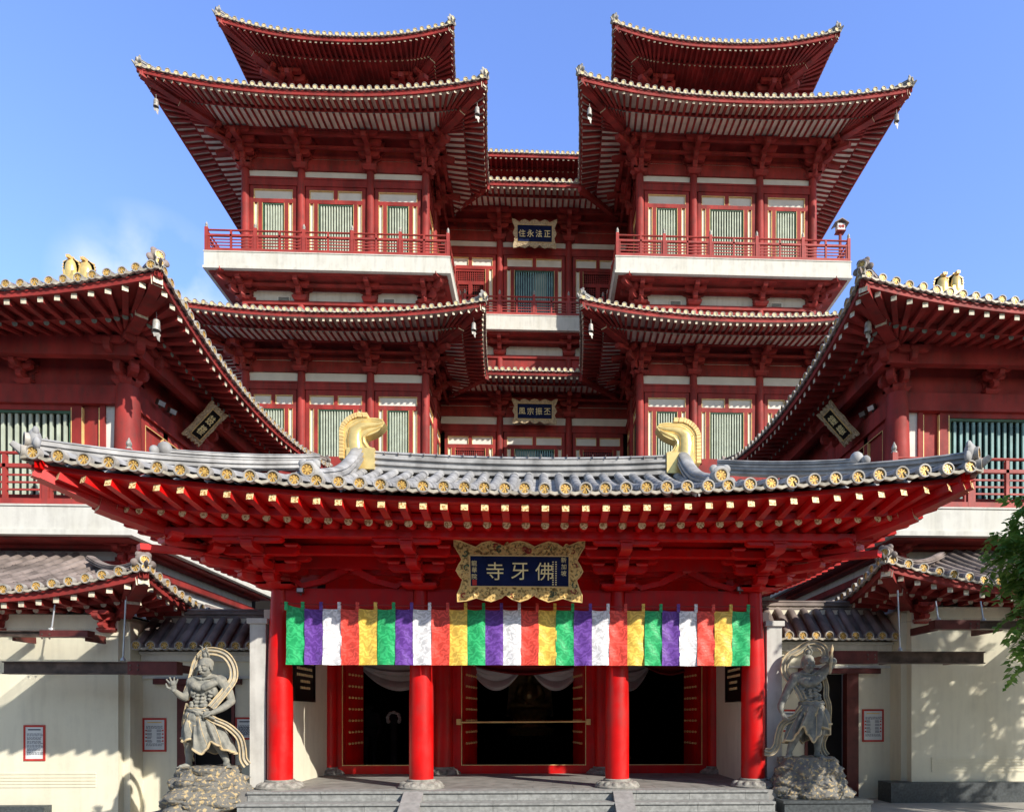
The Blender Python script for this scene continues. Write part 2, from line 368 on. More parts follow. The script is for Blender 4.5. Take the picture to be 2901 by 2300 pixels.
def sweep(mb, path, prof, m, cap=True):
    """profile (sideways, up) along a path in space, upright"""
    path = [V(p) for p in path]; N = len(path); n = len(prof); vs = []
    for i, p in enumerate(path):
        d = path[min(i+1, N-1)]-path[max(i-1, 0)]; d.z = 0; d.normalize(); sd = V((d.y, -d.x, 0))
        vs += [p+sd*a+V((0, 0, b)) for a, b in prof]
    fs = [(j*n+i, (j+1)*n+i, (j+1)*n+(i+1) % n, j*n+(i+1) % n) for j in range(N-1) for i in range(n)]
    if cap: fs += [tuple(range(n)), tuple((N-1)*n+i for i in range(n-1, -1, -1))]
    mb.add(vs, fs, m)
def ridge_prof(w, h, n=4):
    L = []
    for k in range(n):
        a = w/2*(1 if k % 2 == 0 else .70); L += [(a, h*k/(n+1)), (a, h*(k+1)/(n+1)-.004)]
    L += [(w*.42, h*n/(n+1)), (w*.34, h*.93), (w*.17, h), (0, h*1.03)]
    return L+[(-a, b) for a, b in L[::-1][1:]]
def hip_ridge(mb, ev, at, length, w, h, m='tile_grey', face='disc_gold', k=1.0, lift=.04, dark='disc_dark'):
    p, rz, dg, i = ev.corner(at); path = []
    for j in range(13):
        d = .12+(length-.12)*j/12; z = ev.z0+ev.prof(d)+ev.rise*max(0, 1-d/ev.dr)**2+lift
        path.append(p+dg*d+V((0, 0, z)))
    pr = ridge_prof(w, h)
    sweep(mb, path, pr, m)
    # end ornament: cloud scroll round a gilded boss
    t = path[0]; o = (-dg).normalized(); sd = V((o.y, -o.x, 0)); c = t+V((0, 0, h*.62))+o*.03
    for a, b, r in ((0, .05, .20), (-.20, -.06, .11), (.20, -.06, .11), (-.10, .17, .10), (.10, .17, .10)):
        mb.ball(c+sd*(a*k)+V((0, 0, b*k)), V((r*k, r*k*.55, r*k)), m, 10, 7, Matrix.Rotation(math.atan2(o.y, o.x)+math.pi/2, 3, 'Z'))
    disc(mb, c+o*(.15*k)+V((0, 0, .02*k)), .13*k, o, face, dark)
    disc(mb, c+o*(.20*k)+V((0, 0, -.20*k)), .115*k, o, face, dark)
    # upturned corner tile
    mb.tube([t+V((0, 0, -.06)), t+o*(.22*k)+V((0, 0, -.03)), t+o*(.36*k)+V((0, 0, .06*k))], [.10*k, .085*k, .05*k], 8, m, flat=.6)
def corner_beam(mb, ev, at, w, h, m, end):
    p, rz, dg, i = ev.corner(at); a = i+V((0, 0, -.02))
    e = p+dg.normalized()*.22+V((0, 0, ev.z0+ev.zE+rz+.02)); mid = a.lerp(e, .5)+V((0, 0, -.04))
    mb.bar(a, mid+(mid-a).normalized()*.1, w*1.15, h, m, end); mb.bar(mid-(e-mid)*.1+V((0, 0, h*.25)), e+V((0, 0, h*.25)), w, h, m, end)

def arm(mb, c, ax, L, w, h, m):
    """a bracket arm of length L with curved under-ends"""
    c, ax = V(c), V(ax).normalized(); sd = V((ax.y, -ax.x, 0)); a = L/2
    P = [(-a, h), (-a, h*.5), (-a+h*.22, h*.2), (-a+h*.7, 0), (a-h*.7, 0), (a-h*.22, h*.2), (a, h*.5), (a, h)]
    mb.poly(P, c+sd*(w/2), ax, V((0, 0, 1)), sd, w, m)
def block(mb, c, w, h, m):
    c = V(c); k = .72
    B = [c+V((x*w/2*k, y*w/2*k, 0)) for x, y in ((-1,-1),(1,-1),(1,1),(-1,1))]; T = [c+V((x*w/2, y*w/2, z)) for z in (h*.5, h) for x, y in ((-1,-1),(1,-1),(1,1),(-1,1))]
    P = B+T
    mb.add(P, [(0,3,2,1)]+[(r*4+i, r*4+(i+1) % 4, r*4+4+(i+1) % 4, r*4+4+i) for r in (0, 1) for i in range(4)]+[(8, 9, 10, 11)], m)
def bracket(h, out, w, m, tiers=3, ang=True, k=1.0, aw=.17):
    """dougong cluster, origin on the column head, outward = -Y"""
    mb = MB(); u = h/(tiers+.55); ah = u*.66
    block(mb, (0, 0, 0), .58*k, u*.55, m)
    for t in range(tiers):
        z = u*(.45+t)
        for j in range(t+1):
            y = -out*j/tiers*1.0
            L = w*(.50+.25*t)*(1 if j < t else .92)
            if True:
                arm(mb, (0, y, z), (1, 0, 0), L, aw*.9, ah, m)
                for x in (-1, 0, 1): block(mb, (x*(L/2-.09*k), y, z+ah), .21*k, u-ah, m)
        Lo = out*(t+1)/tiers
        arm(mb, (0, -Lo/2+.1, z+.003), (0, 1, 0), Lo+.45, aw, ah, m)
        block(mb, (0, -Lo, z+ah), .22*k, u-ah, m)
    if ang:
        z = u*(.5+tiers-1); mb.bar((0, .1, z+u*.62), (0, -out-.42*k, z-u*.45), aw, ah*.8, m)
    arm(mb, (0, -out, h-u*.5), (1, 0, 0), w*.78, aw*.9, ah*.8, m)
    return mb
def own_mesh(mb, name):
    return mb.mesh(name, 30, xf=False)
# ------------------------------------------------------------------ ground and sky
def ground():
    mb = MB(); xs = [-400, -40, -9, 8, 40, 400]; zs = [-.42, -.42, -.42, 0, 0, 0]
    mb.grid([[(x, y, z) for x, z in zip(xs, zs)] for y in (8, 12, 20, 60, 500)], 'pavement')
    o = mb.build('ground'); tag(o, kind='structure')
    mb = MB(); mb.grid([[(x, y, z-.14) for x, z in zip(xs, zs)] for y in (-90, -20, 0, 7.9)], 'asphalt'); tag(mb.build('road'), kind='structure')
    mb = MB(); mb.grid([[(x, y, z+d) for x, z in zip(xs, zs)] for y, d in ((7.9, -.16), (7.9, .002), (8.1, .002), (8.1, -.05))], 'granite'); tag(mb.build('kerb'), kind='structure')
ground()
FL = .67
# stone platform and steps of the gate
pt = thing('stone_steps', 'grey granite steps and platform under the red gate', 'steps', (0, 12.5, 0))
def steps():
    mb = MB(); mb.box(-5.35, 5.35, 12.42, 19, -.6, FL-.004, 'floor_stone'); mb.build('platform', pt)
    mb = MB(); random.seed(3)                           # paving on the porch
    y = 12.78
    for j in range(6):
        h = .62; x = -5.34+(j % 2)*.4
        while x < 5.3:
            w = .8; x1 = min(x+w-.008, 5.34)
            mb.box(max(x, -5.34), x1, y, min(y+h-.008, 19), FL-.02, FL+random.uniform(0, .002), 'floor_stone'); x += w
        y += h
    mb.build('paving', pt)
    for k in range(4):
        z = FL-.18*k; yf = 12.40-.34*k; mb = MB()
        x = -5.0-.04*k; xe = 4.75
        while x < xe-.05:
            w = random.uniform(1.0, 1.35); x1 = min(xe, x+w)
            mb.box(x, x1-.006, yf, yf+(.40 if k else .36), z-.18+.002, z-.045, 'granite')
            mb.box(x, x1-.004, yf-.035, yf+(.40 if k else .36), z-.043, z, 'granite'); x = x1
        mb.build('step', pt)
    for x in (-1.95, 1.95):
        mb = MB(); s = .36
        P = [(12.36, FL-.01), (12.36, -.6), (10.6, -.6), (10.6, -.26)]
        mb.poly([(-a, b) for a, b in P], (x-s/2, 0, 0), (0, -1, 0), (0, 0, 1), (-1, 0, 0), s, 'ramp_stone'); mb.build('ramp_slab', pt)
steps()

# ------------------------------------------------------------------ the gate (porch in front)
gate = thing('entrance_gate', 'bright red timber gate with grey tiled roof and golden ridge ends', 'gate', (0, 14.6, FL))
GZ = 4.51
def column(par, x, y, z0, z1, r, m, base=True, top=.68):
    mb = MB(); H = z1-z0; pr = []
    for i in range(13):
        t = i/12; k = 1.0 if t < .35 else 1-(1-top)*((t-.35)/.65)**1.7
        pr.append((r*k, z0+H*t))
    mb.lathe((x, y, 0), pr, 24, m); c = mb.build('column', par)
    if base:
        mb = MB(); zb = z0-.17
        mb.lathe((x, y, 0), [(r*1.88, zb), (r*1.92, zb+.03), (r*1.70, zb+.075), (r*1.30, zb+.125), (r*1.16, zb+.135), (r*1.18, zb+.155), (r*1.10, zb+.172)], 28, 'lotus_stone')
        for k in range(14):                              # carved lotus petals
            a = 2*math.pi*k/14; rot = Matrix.Rotation(a, 3, 'Z')
            mb.ball(V((x, y, zb+.075))+rot @ V((r*1.52, 0, 0)), V((r*.36, r*.30, .045)), 'lotus_stone', 8, 5, rot @ Matrix.Rotation(R(28), 3, 'Y'))
        mb.build('column_base', c)
    return c
for x in (-4.64, -1.92, 1.92, 4.64):
    column(gate, x, 13.0, FL+.17, GZ, .235, 'gate_red')
for x in (-4.75, -1.95, 1.95, 4.75):
    column(gate, x, 16.2, FL+.17, GZ, .225, 'gate_red', True, .8)
def gate_frame():
    for y, w in ((13.0, .22), (16.2, .2)):
        for a, b in ((-4.64, -1.92), (-1.92, 1.92), (1.92, 4.64)):
            mb = MB(); mb.box(a+.14, b-.14, y-w/2, y+w/2, GZ-.36, GZ-.03, 'gate_red')
            mb.box(a+.14, b-.14, y-w/2+.03, y+w/2-.03, GZ-.03, GZ+.02, 'gate_red'); mb.build('lintel', gate)
    for z, y, h in ((4.90, 12.90, .26), (5.02, 12.25, .14), (5.15, 11.55, .125)):
        mb = MB(); xx = 5.0+(12.9-y)*.95; mb.box(-xx, xx, y-.09, y+.09, z, z+h, 'gate_red'); mb.build('purlin', gate)
    for sx in (-1, 1):
        mb = MB(); mb.box(sx*6.02, sx*6.19, 11.64, 17.6, 5.152, 5.273, 'gate_red'); mb.build('purlin', gate)
    mb = MB(); mb.box(-4.9, 4.9, 12.97, 13.05, GZ+.30, 5.39, 'gate_red')
    mb.box(-6.0, 6.0, 11.66, 17.5, 5.40, 5.47, 'gate_red'); mb.build('ceiling_board', gate)
    # gable-shaped struts between the brackets
    for c in (-3.28, 0, 3.28):
        mb = MB()
        if c:
            for s in (-1, 1):
                mb.bar((c+s*.05, 12.93, GZ+.40), (c+s*.5, 12.93, GZ+.17), .12, .13, 'gate_red'); mb.bar((c+s*.48, 12.93, GZ+.17), (c+s*.92, 12.93, GZ+.06), .11, .10, 'gate_red'); mb.bar((c+s*.9, 12.93, GZ+.06), (c+s*1.02, 12.93, GZ+.16), .1, .08, 'gate_red')
            block(mb, (c, 12.93, GZ+.36), .22, .10, 'gate_red'); mb.build('strut', gate)
    bk = own_mesh(bracket(.66, 1.38, 1.50, 'gate_red', 3, False, 1.15, .20), 'bracket')
    for x in (-4.64, -1.92, 1.92, 4.64): put(bk, 'bracket', (x, 13.0, GZ), 0, gate)
    cb = own_mesh(bracket(.66, 1.9, 1.0, 'gate_red', 3, True, 1.15, .21), 'bracket')
    for x, s in ((-4.64, -1), (4.64, 1)):
        put(cb, 'bracket', (x, 13.0, GZ+.003), s*R(45), gate); put(bk, 'bracket', (x, 13.0, GZ+.005), s*R(90), gate)
gate_frame()
GK = dict(ts=.322, rs=.322, th=.35, rise=.34, Lc=6.9, ex=2.1, om=.55, oi=.98, zE=-.33, zM=-.485, zI=-.43, dmax=4.0, gd=3.15, dr=4.6, r=.105, rw=.115, rh=.115, rd=.14,
          red='gate_red', soff='gate_red', end='rafter_gold', end2='rafter_gold', face='disc_gold', dark='disc_dark', seg=7, nround=10, fz0=-.225, fz1=-.10, drip='tile_edge', fi=.17, inE=.085)
def gate_roof():
    W, y0, y1 = 7.05, 10.6, 18.6; z0 = 5.70
    fr = Eave((-W, y0), (W, y0), z0, 'out', 'out', **GK)
    k2 = dict(GK, Lc=4.0, dmax=3.15)
    rt = Eave((W, y0), (W, y1), z0, 'out', 'out', **k2); lf = Eave((-W, y1), (-W, y0), z0, 'out', 'out', **k2); bk = Eave((W, y1), (-W, y1), z0, 'out', 'out', **GK)
    mb = MB()
    for e in (fr, rt, lf, bk): e.tiles(mb)
    roof = mb.build('roof', gate)
    up, lo = [], []; mb = MB(); fr.timber(mb, up, lo); mb.build('eave_board', gate)
    for b in up+lo: b.build('rafter', gate)
    mb = MB()
    for e in (rt, lf, bk): e.timber(mb)
    mb.build('soffit_rafters', gate)  # rafters, soffit and eave boards of sides and back as one mesh
    for e, at in ((fr, 'A'), (fr, 'B')):
        mb = MB(); corner_beam(mb, e, at, .26, .24, 'gate_red', 'rafter_gold'); mb.build('corner_beam', gate)
    for e, at in ((fr, 'A'), (fr, 'B'), (bk, 'A'), (bk, 'B')):
        mb = MB(); hip_ridge(mb, e, at, 3.3, .23, .20, k=.85); 
        # the upper tier of the hip ridge steps up half way, with a scroll at its end
        p, rz, dg, i = e.corner(at); path = []
        for j in range(8):
            d = 1.35+(3.3-1.35)*j/7; path.append(p+dg*d+V((0, 0, e.z0+e.prof(d)+e.rise*max(0, 1-d/e.dr)**2+.20)))
        sweep(mb, path, ridge_prof(.18, .13), 'tile_grey')
        o = (-dg).normalized(); c = path[0]
        for a, r in ((0, .12), (.16, .08)): mb.ball(c+o*a+V((0, 0, .12-a*.4)), V((r, r, r*1.1)), 'tile_grey', 10, 7)
        mb.build('hip_ridge', roof)
    for x in (-3.56, 3.56):                              # ridges that run down the slope at the gables
        mb = MB()
        for s, e in ((-1, fr), (1, bk)):
            path = []
            for j in range(10):
                d = .95+(4.0-.95)*j/9; path.append((x, 14.6+s*(4.0-d), z0+fr.prof(d)+.05+.34*max(0, (d-2.3)/1.7)**2))
            sweep(mb, path, ridge_prof(.30, .27), 'tile_grey')
            c = V(path[0])+V((0, s*.06, .20)); o = V((0, s, 0))
            for a, b, r in ((0, .02, .20), (-.21, -.1, .10), (.21, -.1, .10), (-.12, .15, .09), (.12, .15, .09)):
                mb.ball(c+V((a*.9, 0, b*.9)), V((r*.9, r*.45, r*.9)), 'tile_grey', 10, 7)
            disc(mb, c+o*.11, .125, o, 'disc_gold', 'disc_dark')
        mb.build('gable_ridge', roof)
        s = 1 if x > 0 else -1
        mb = MB(); mb.poly([(-2.3, 6.05), (2.3, 6.05), (0, 7.2)], (x-s*.06, 14.6, 0), (0, 1, 0), (0, 0, 1), (s, 0, 0), .1, 'gate_red'); mb.build('gable', roof)
    mb = MB(); path = [(-3.3+6.6*i/16, 14.6, 7.30+.10*abs(i/8-1)**2) for i in range(17)]
    sweep(mb, path, ridge_prof(.34, .46, 6), 'tile_grey')
    for i in range(24):
        x = -3.25+6.5*i/23; mb.box(x-.004, x+.004, 14.425, 14.775, 7.72, 7.785, 'tile_brown')
    mb.build('ridge', roof)
    # golden owl-tail ridge ends: a hooked horn with a ribbed fin down its back
    for s in (-1, 1):
        rim = [(-.465, -.01), (-.46, .62), (-.42, .73), (-.33, .85), (-.215, .93), (-.09, .98), (.15, .98)]
        outer = [(-.37, -.01), (-.365, .60), (-.335, .68), (-.27, .77), (-.18, .84), (-.07, .885), (.16, .885), (.295, .885), (.454, .86), (.51, .78), (.465, .70)]
        inner = [(.36, .59), (.215, .52), (.10, .477), (.085, .42), (.113, .363), (.18, .26), (.295, .215), (.28, -.05)]
        mb = MB(); X = s*3.48; o = (X, 14.6-.14, 7.65); ex = (-s, 0, 0); Zf = 7.65
        mb.poly(outer+inner, o, ex, (0, 0, 1), (0, -1, 0), .28, 'gold_leaf')
        for y in (-.14, .14):
            mb.tube([V((X-s*a, 14.6+y, Zf+b)) for a, b in [(-.10, .0), (-.13, .2), (-.15, .42), (-.12, .60), (0, .70), (.16, .73), (.34, .74), (.46, .77)]], [.15, .15, .15, .14, .10, .07, .05, .02], 12, 'gold_leaf', flat=.55)
            mb.tube([V((X-s*a, 14.6+y, Zf+b)) for a, b in [(.44, .70), (.30, .63), (.14, .56), (.05, .46), (.06, .36), (.13, .24), (.26, .17)]], .028, 8, 'gold_leaf')
            for q in (.03, .075):
                mb.tube([V((X-s*(a+(q if a < 0 else q*.3)), 14.6+y, Zf+b-(q if b > .6 else 0))) for a, b in outer[:9]], .014, 6, 'gold_leaf')
        f = mb.build('ridge_finial', roof)
        mb = MB(); L = [V((*q, 0)) for q in rim]; I2 = [V((*q, 0)) for q in outer[:7]]
        for i in range(len(rim)-1):                      # the segmented fin down its back
            n = 8 if i == 0 else 2
            for j in range(n):
                t0, t1 = j/n, (j+.86)/n; P = [I2[i].lerp(I2[i+1], t0), I2[i].lerp(I2[i+1], t1), L[i].lerp(L[i+1], t1), L[i].lerp(L[i+1], t0)]
                mb.poly([(q.x, q.y) for q in P], (X, 14.6-.18, Zf), ex, (0, 0, 1), (0, -1, 0), .36, 'gold_trim')
        mb.build('fin_edge', f)
        mb = MB(); mb.box(s*3.48-.30, s*3.48+.30, 14.40, 14.80, 7.40, 7.86, 'gold_leaf'); mb.build('finial_base', f)
gate_roof()

# ------------------------------------------------------------------ gate wall with three doorways
def gate_wall():
    Y = 16.2
    for x0, x1 in ((-2.30, -1.62), (1.62, 2.30)):
        mb = MB(); mb.box(x0, x1, Y-.02, Y+.14, FL, 4.15, 'gate_red'); mb.build('wall_panel', gate)
    for x in (-4.62, 4.62):
        mb = MB(); mb.box(x-.13, x+.13, Y-.02, Y+.14, FL, 4.15, 'gate_red'); mb.build('wall_panel', gate)
    mb = MB(); mb.box(-4.8, 4.8, Y+.0, Y+.14, 4.0, 5.5, 'gate_red'); mb.build('wall_panel', gate)
    for x0, x1 in ((-4.49, -2.30), (-1.62, 1.62), (2.30, 4.49)):
        mb = MB()
        mb.box(x0, x1, Y-.06, Y+.12, FL, FL+.20, 'gate_red')
        for a in (x0, x1-.1): mb.box(a, a+.1, Y-.05, Y+.13, FL+.20, 4.0, 'gate_red')
        g = .018
        mb.box(x0+.1, x0+.1+g, Y-.062, Y-.045, FL+.20, 4.0, 'gold_trim'); mb.box(x1-.1-g, x1-.1, Y-.062, Y-.045, FL+.20, 4.0, 'gold_trim')
        mb.box(x0+.1, x1-.1, Y-.066, Y-.05, FL+.201, FL+.201+g, 'gold_trim')
        d = mb.build('door_frame', gate)
        for s, x in ((1, x0+.14), (-1, x1-.14)):         # open leaves with rows of gilt studs
            w = .95 if abs(x0+x1) > .1 else 1.2; an = R(80)
            dx, dy = s*math.cos(an), math.sin(an); nx, ny = s*math.sin(an), -math.cos(an)
            mb = MB(); a, b = V((x, Y+.16, 0)), V((x+dx*w, Y+.16+dy*w, 0)); nn = V((nx, ny, 0))
            P = [a, b, b-nn*.07, a-nn*.07]
            mb.add([p+V((0, 0, z)) for z in (FL+.06, 4.0) for p in P], [(0,1,5,4), (1,2,6,5), (2,3,7,6), (3,0,4,7), (0,3,2,1), (4,5,6,7)], 'gate_red')
            dr = mb.build('door', gate)
            mb = MB()
            for r in range(9):
                for c in range(5):
                    p = a.lerp(b, (c+.8)/5.6)+V((0, 0, FL+.72+.285*r)); mb.ball(p+nn*.02, .034, 'gold_trim', 7, 5)
            mb.build('stud_rivets', dr)
    for s in (-1, 1):
        mb = MB(); mb.box(s*4.70, s*5.0, 13.12, 16.1, FL, 4.15, 'cream_wall'); mb.build('side_wall', gate)
        mb = MB(); mb.box(s*4.90, s*5.20, 12.95, 13.5, FL-.5, 3.85, 'pier_grey'); mb.box(s*4.86, s*5.24, 12.90, 13.55, 3.85, 3.95, 'pier_grey'); mb.build('pier', gate)
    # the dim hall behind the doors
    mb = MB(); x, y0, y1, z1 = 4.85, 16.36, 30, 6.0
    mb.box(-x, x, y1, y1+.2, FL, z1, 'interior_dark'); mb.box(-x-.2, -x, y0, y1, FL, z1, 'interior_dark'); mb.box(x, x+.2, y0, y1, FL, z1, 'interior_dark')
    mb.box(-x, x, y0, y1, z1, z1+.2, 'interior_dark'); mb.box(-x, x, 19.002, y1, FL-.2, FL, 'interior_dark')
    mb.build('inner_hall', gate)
    for x in (-3.0, 3.0):
        column(gate, x, 21.5, FL+.17, 6.0, .2, 'gate_red', True, .9)
gate_wall()
def swag(x0, x1, y, z, sag, m, name, lab, grp):
    mb = MB(); rows = []
    for j in range(9):
        t = j/8; row = []
        for i in range(25):
            u = i/24; c = 4*u*(1-u)
            zz = z-.06-sag*c*(.25+.75*t)-.02*math.sin(9*t*math.pi)*c
            row.append((x0+(x1-x0)*u, y-.10*c*math.sin(t*math.pi*3)-.05*t, zz))
        rows.append(row)
    rows.insert(0, [(x0+(x1-x0)*i/24, y+.03, z) for i in range(25)])
    mb.grid(rows, m); o = mb.build(name)
    tag(o, lab, 'drape', grp)
for x0, x1, y, lab in ((-1.55, .02, 17.5, 'white cloth swag left of the middle of the central doorway'), (.02, 1.6, 17.52, 'white cloth swag right of the middle of the central doorway'),
                  (-4.5, -2.2, 17.8, 'white cloth swag hanging inside the doorway behind the dark figure'), (2.2, 3.4, 17.8, 'white cloth swag hanging inside the doorway on the bell tower side')):
    swag(x0, x1, y, 3.55, .75, 'white_cloth', 'drape', lab, 'white swags in the doorways')
for x0, x1, lab in ((-1.6, 1.65, 'dark red cloth swag across the top of the central doorway'), (3.0, 4.6, 'dark red cloth swag in the doorway nearest the dark statue')):
    swag(x0, x1, 17.3, 3.55, .35, 'red_cloth', 'drape', lab, 'red swags in the doorways')
mb = MB(); mb.bar((-1.6, 16.02, 1.92), (1.6, 16.02, 1.94), .045, .045, 'gold_trim', n=10)
for x in (-1.57, 1.57): mb.box(x-.05, x+.05, 16.0, 16.13, 1.86, 2.0, 'gold_trim')
tag(mb.build('barrier_pole'), 'thin gilt pole barring the central doorway', 'barrier')

# ------------------------------------------------------------------ lettering
def lettering(s, size, o, ex, ey, en, m, par=None, name='lettering', bold=.02, vertical=False, depth=.012, pitch=1.12, slant=0.0):
    """characters centred on o, reading along ex (or down -ey)"""
    o, ex, ey, en = V(o), V(ex).normalized(), V(ey).normalized(), V(en).normalized()
    mb = MB(); n = len(s)
    for i, ch in enumerate(s):
        if ch == ' ': continue
        cu = bpy.data.curves.new('glyph', 'FONT'); cu.body = ch; cu.size = size; cu.offset = bold*size; cu.extrude = depth; cu.resolution_u = 3
        ob = bpy.data.objects.new('glyph', cu); C.objects.link(ob)
        dg = bpy.context.evaluated_depsgraph_get(); dg.update(); me = bpy.data.meshes.new_from_object(ob.evaluated_get(dg))
        xs = [v.co.x for v in me.vertices] or [0]; ys = [v.co.y for v in me.vertices] or [0]
        cx, cy = (min(xs)+max(xs))/2, (min(ys)+max(ys))/2
        k = (i-(n-1)/2)*size*pitch
        c = o+(ey*-k if vertical else ex*k)
        mb.add([c+ex*(v.co.x-cx+slant*(v.co.y-cy))+ey*(v.co.y-cy)+en*(v.co.z+depth) for v in me.vertices], [tuple(p.vertices) for p in me.polygons], m)
        bpy.data.objects.remove(ob); bpy.data.curves.remove(cu); bpy.data.meshes.remove(me)
    return mb.build(name, par, 0) if par is not None or name else mb

def plaque(label, text, c, W, H, iw, ih, tilt=0.0, yaw=0.0, fr='frame_gilt', vertical=False, size=.36, extra=None, group=None, lobes=(5, 3), pitch=1.18):
    c = V(c)
    en = V((0, -1, 0)); ey = V((0, 0, 1)); ex = V((1, 0, 0))
    rot = Matrix.Rotation(yaw, 3, 'Z') @ Matrix.Rotation(tilt, 3, 'X')
    ex, ey, en = rot @ ex, rot @ ey, rot @ en
    T = thing('name_plaque', label, 'plaque', c, group)
    H1 = [(0, 445), (120, 415), (225, 360), (300, 395), (430, 440), (560, 410), (650, 350), (760, 390), (880, 440), (970, 455)]
    H2 = [(965, 365), (900, 260), (855, 165), (910, 80), (945, 5), (900, -70), (850, -125), (890, -250), (935, -345)]
    H3 = [(935, -455), (800, -440), (650, -395), (560, -420), (430, -450), (300, -400), (215, -345), (120, -410), (0, -450)]
    Q = H1+H2+H3; Q = Q+[(-x, y) for x, y in Q[-2:0:-1]]          # scalloped outline with flared corners
    P = [(x/970*W/2, y/455*H/2) for x, y in Q][::-1]
    mb = MB(); mb.poly(P, c, ex, ey, en, .07, fr)
    loop = [c+ex*x+ey*y+en*.004 for x, y in P]; mb.tube(loop+[loop[0]], .011*H, 6, 'gold_trim' if fr == 'frame_gilt' else fr)
    random.seed(int(W*100)); 
    for i in range(260 if fr == 'frame_gilt' else 150):                                 # carved relief: clouds and coils
        a = random.uniform(-.45, .45)*W; b = random.uniform(-.41, .41)*H
        if abs(a) < iw/2+.02*W and abs(b) < ih/2+.02*W: continue
        r = random.uniform(.018, .04)*H; p = c+ex*a+ey*b+en*.005
        t0 = random.uniform(0, 6.28); mb.tube([p+ex*(r*1.7*(1-j*.11)*math.cos(t0+j*.75))+ey*(r*1.7*(1-j*.11)*math.sin(t0+j*.75)) for j in range(8)], [r*.5*(1-j*.08) for j in range(8)], 5, fr if fr != 'frame_gilt' or random.random() < .7 else random.choice(('relief_red', 'relief_green', 'gold_trim')))
    mb.build('frame', T)
    mb = MB(); q = lambda a, b, d: c+ex*a+ey*b+en*d
    mb.add([q(-iw/2, -ih/2, .012), q(iw/2, -ih/2, .012), q(iw/2, ih/2, .012), q(-iw/2, ih/2, .012)], [(0, 1, 2, 3)], 'board_navy' if fr == 'frame_gilt' or not vertical else 'board_black')
    for a, b, w, h in ((0, ih/2, iw, .02), (0, -ih/2, iw, .02), (iw/2, 0, .02, ih), (-iw/2, 0, .02, ih)):
        P = [q(a+x*w/2+(.0), b+y*h/2, .03) for x, y in ((-1,-1),(1,-1),(1,1),(-1,1))]; B = [p-en*.03 for p in P]
        mb.add(B+P, [(4,5,6,7), (0,1,5,4), (1,2,6,5), (2,3,7,6), (3,0,4,7)], 'gold_trim')
    mb.build('board', T)
    if text: lettering(text, size, c+en*.016, ex, ey, en, 'letter_gold', T, 'lettering', .0, vertical, pitch=pitch)
    if extra: extra(T, c, ex, ey, en)
    return T
def main_extra(T, c, ex, ey, en):
    a = V(c)+en*.014
    lettering('新加坡', .105, a+ex*.80+ey*.09, ex, ey, en, 'letter_gold', T, 'lettering', .0, True, .005)
    lettering('龍華院', .105, a-ex*.82+ey*.02, ex, ey, en, 'letter_gold', T, 'lettering', .0, True, .005)
    for k in range(2):
        mb = MB()
        for i in range(11):
            p = a+ex*(.66-.055*k)+ey*(.17-.04*i); mb.bar(p-ex*.014, p+ex*.014, .004, .02, 'letter_gold'); mb.bar(p-ey*.012+ex*.004, p+ey*.012, .004, .01, 'letter_gold')
        mb.build('lettering', T)
    mb = MB(); p = a-ex*.82-ey*.205
    mb.add([p+ex*x+ey*y+en*.004 for x, y in ((-.04,-.05),(.04,-.05),(.04,.05),(-.04,.05))], [(0, 1, 2, 3)], 'poster_red'); mb.build('seal', T)
plaque('large gilt framed blue plaque with three gold characters over the gate', '寺牙佛', (.03, 12.03, 4.695), 2.36, 1.10, 1.80, .55, R(9), size=.345, extra=main_extra, pitch=1.29)
def twice(c): return c
plaque('pale framed blue plaque with four gold characters under the upper eaves of the recessed centre', '住永法正', (.03, 40.9, 31.93), 2.75, 1.62, 2.15, .95, R(10), fr='frame_pale', size=.44, lobes=(7, 3))
plaque('pale framed blue plaque with four gold characters low in the recessed centre', '風宗振丕', (.03, 40.9, 20.95), 2.80, 1.46, 2.15, .88, R(10), fr='frame_pale', size=.44, lobes=(5, 3))

# ------------------------------------------------------------------ five-colour cloth valance
vl = thing('cloth_valance', 'shiny valance of green purple white red and yellow cloth strips', 'banner', (0, 12.55, 3))
def valance():
    cols = ['flag_green', 'flag_purple', 'flag_white', 'flag_red', 'flag_yellow']; x0, x1 = -4.36, 4.42; n = 26; w = (x1-x0)/n
    cord = MB(); path = []
    for i in range(53):
        x = x0-.1+(x1-x0+.2)*i/52; path.append((x, 12.55, 4.17-.03*math.sin(i*math.pi/52)+.008*math.sin(i*1.3)))
    cord.tube(path, .014, 6, 'cord_red'); cord.build('cord', vl)
    for k in range(n):
        random.seed(k); m = cols[k % 5]; a = x0+k*w; ph = random.uniform(0, 6.28); sk = random.uniform(-.02, .02); dz = random.uniform(-.012, .012)
        mb = MB(); rows = []
        for j in range(23):
            t = j/22; row = []
            for i in range(9):
                u = i/8
                sag = .016*math.sin(math.pi*u)*(1-t)**2
                y = 12.56-.026*math.sin(u*math.pi*1.5+ph+2.0*t)*(.2+.8*t)-.012*math.sin(t*7+u*4+ph)*(1-t*.6)-.006*math.sin(15*t-7*u+ph*2)
                row.append((a+u*w*1.02+sk*t*(1-t)*2, y+.004*(k % 2), 4.085-1.055*t-sag+dz*.4*t+.01*(1-u)*(k == 0)*8*(1-t)))
            rows.append(row)
        mb.grid(rows[::-1], m); s = mb.build('cloth_strip', vl)
        mb = MB(); q = 1 if k < 25 else 1
        for xx in ([a+w*.93] if k else [a+w*.02, a+w*.93]):
            mb.box(xx-.028, xx+.028, 12.525, 12.575, 4.05, 4.205, m)
        mb.build('loop', s)
valance()
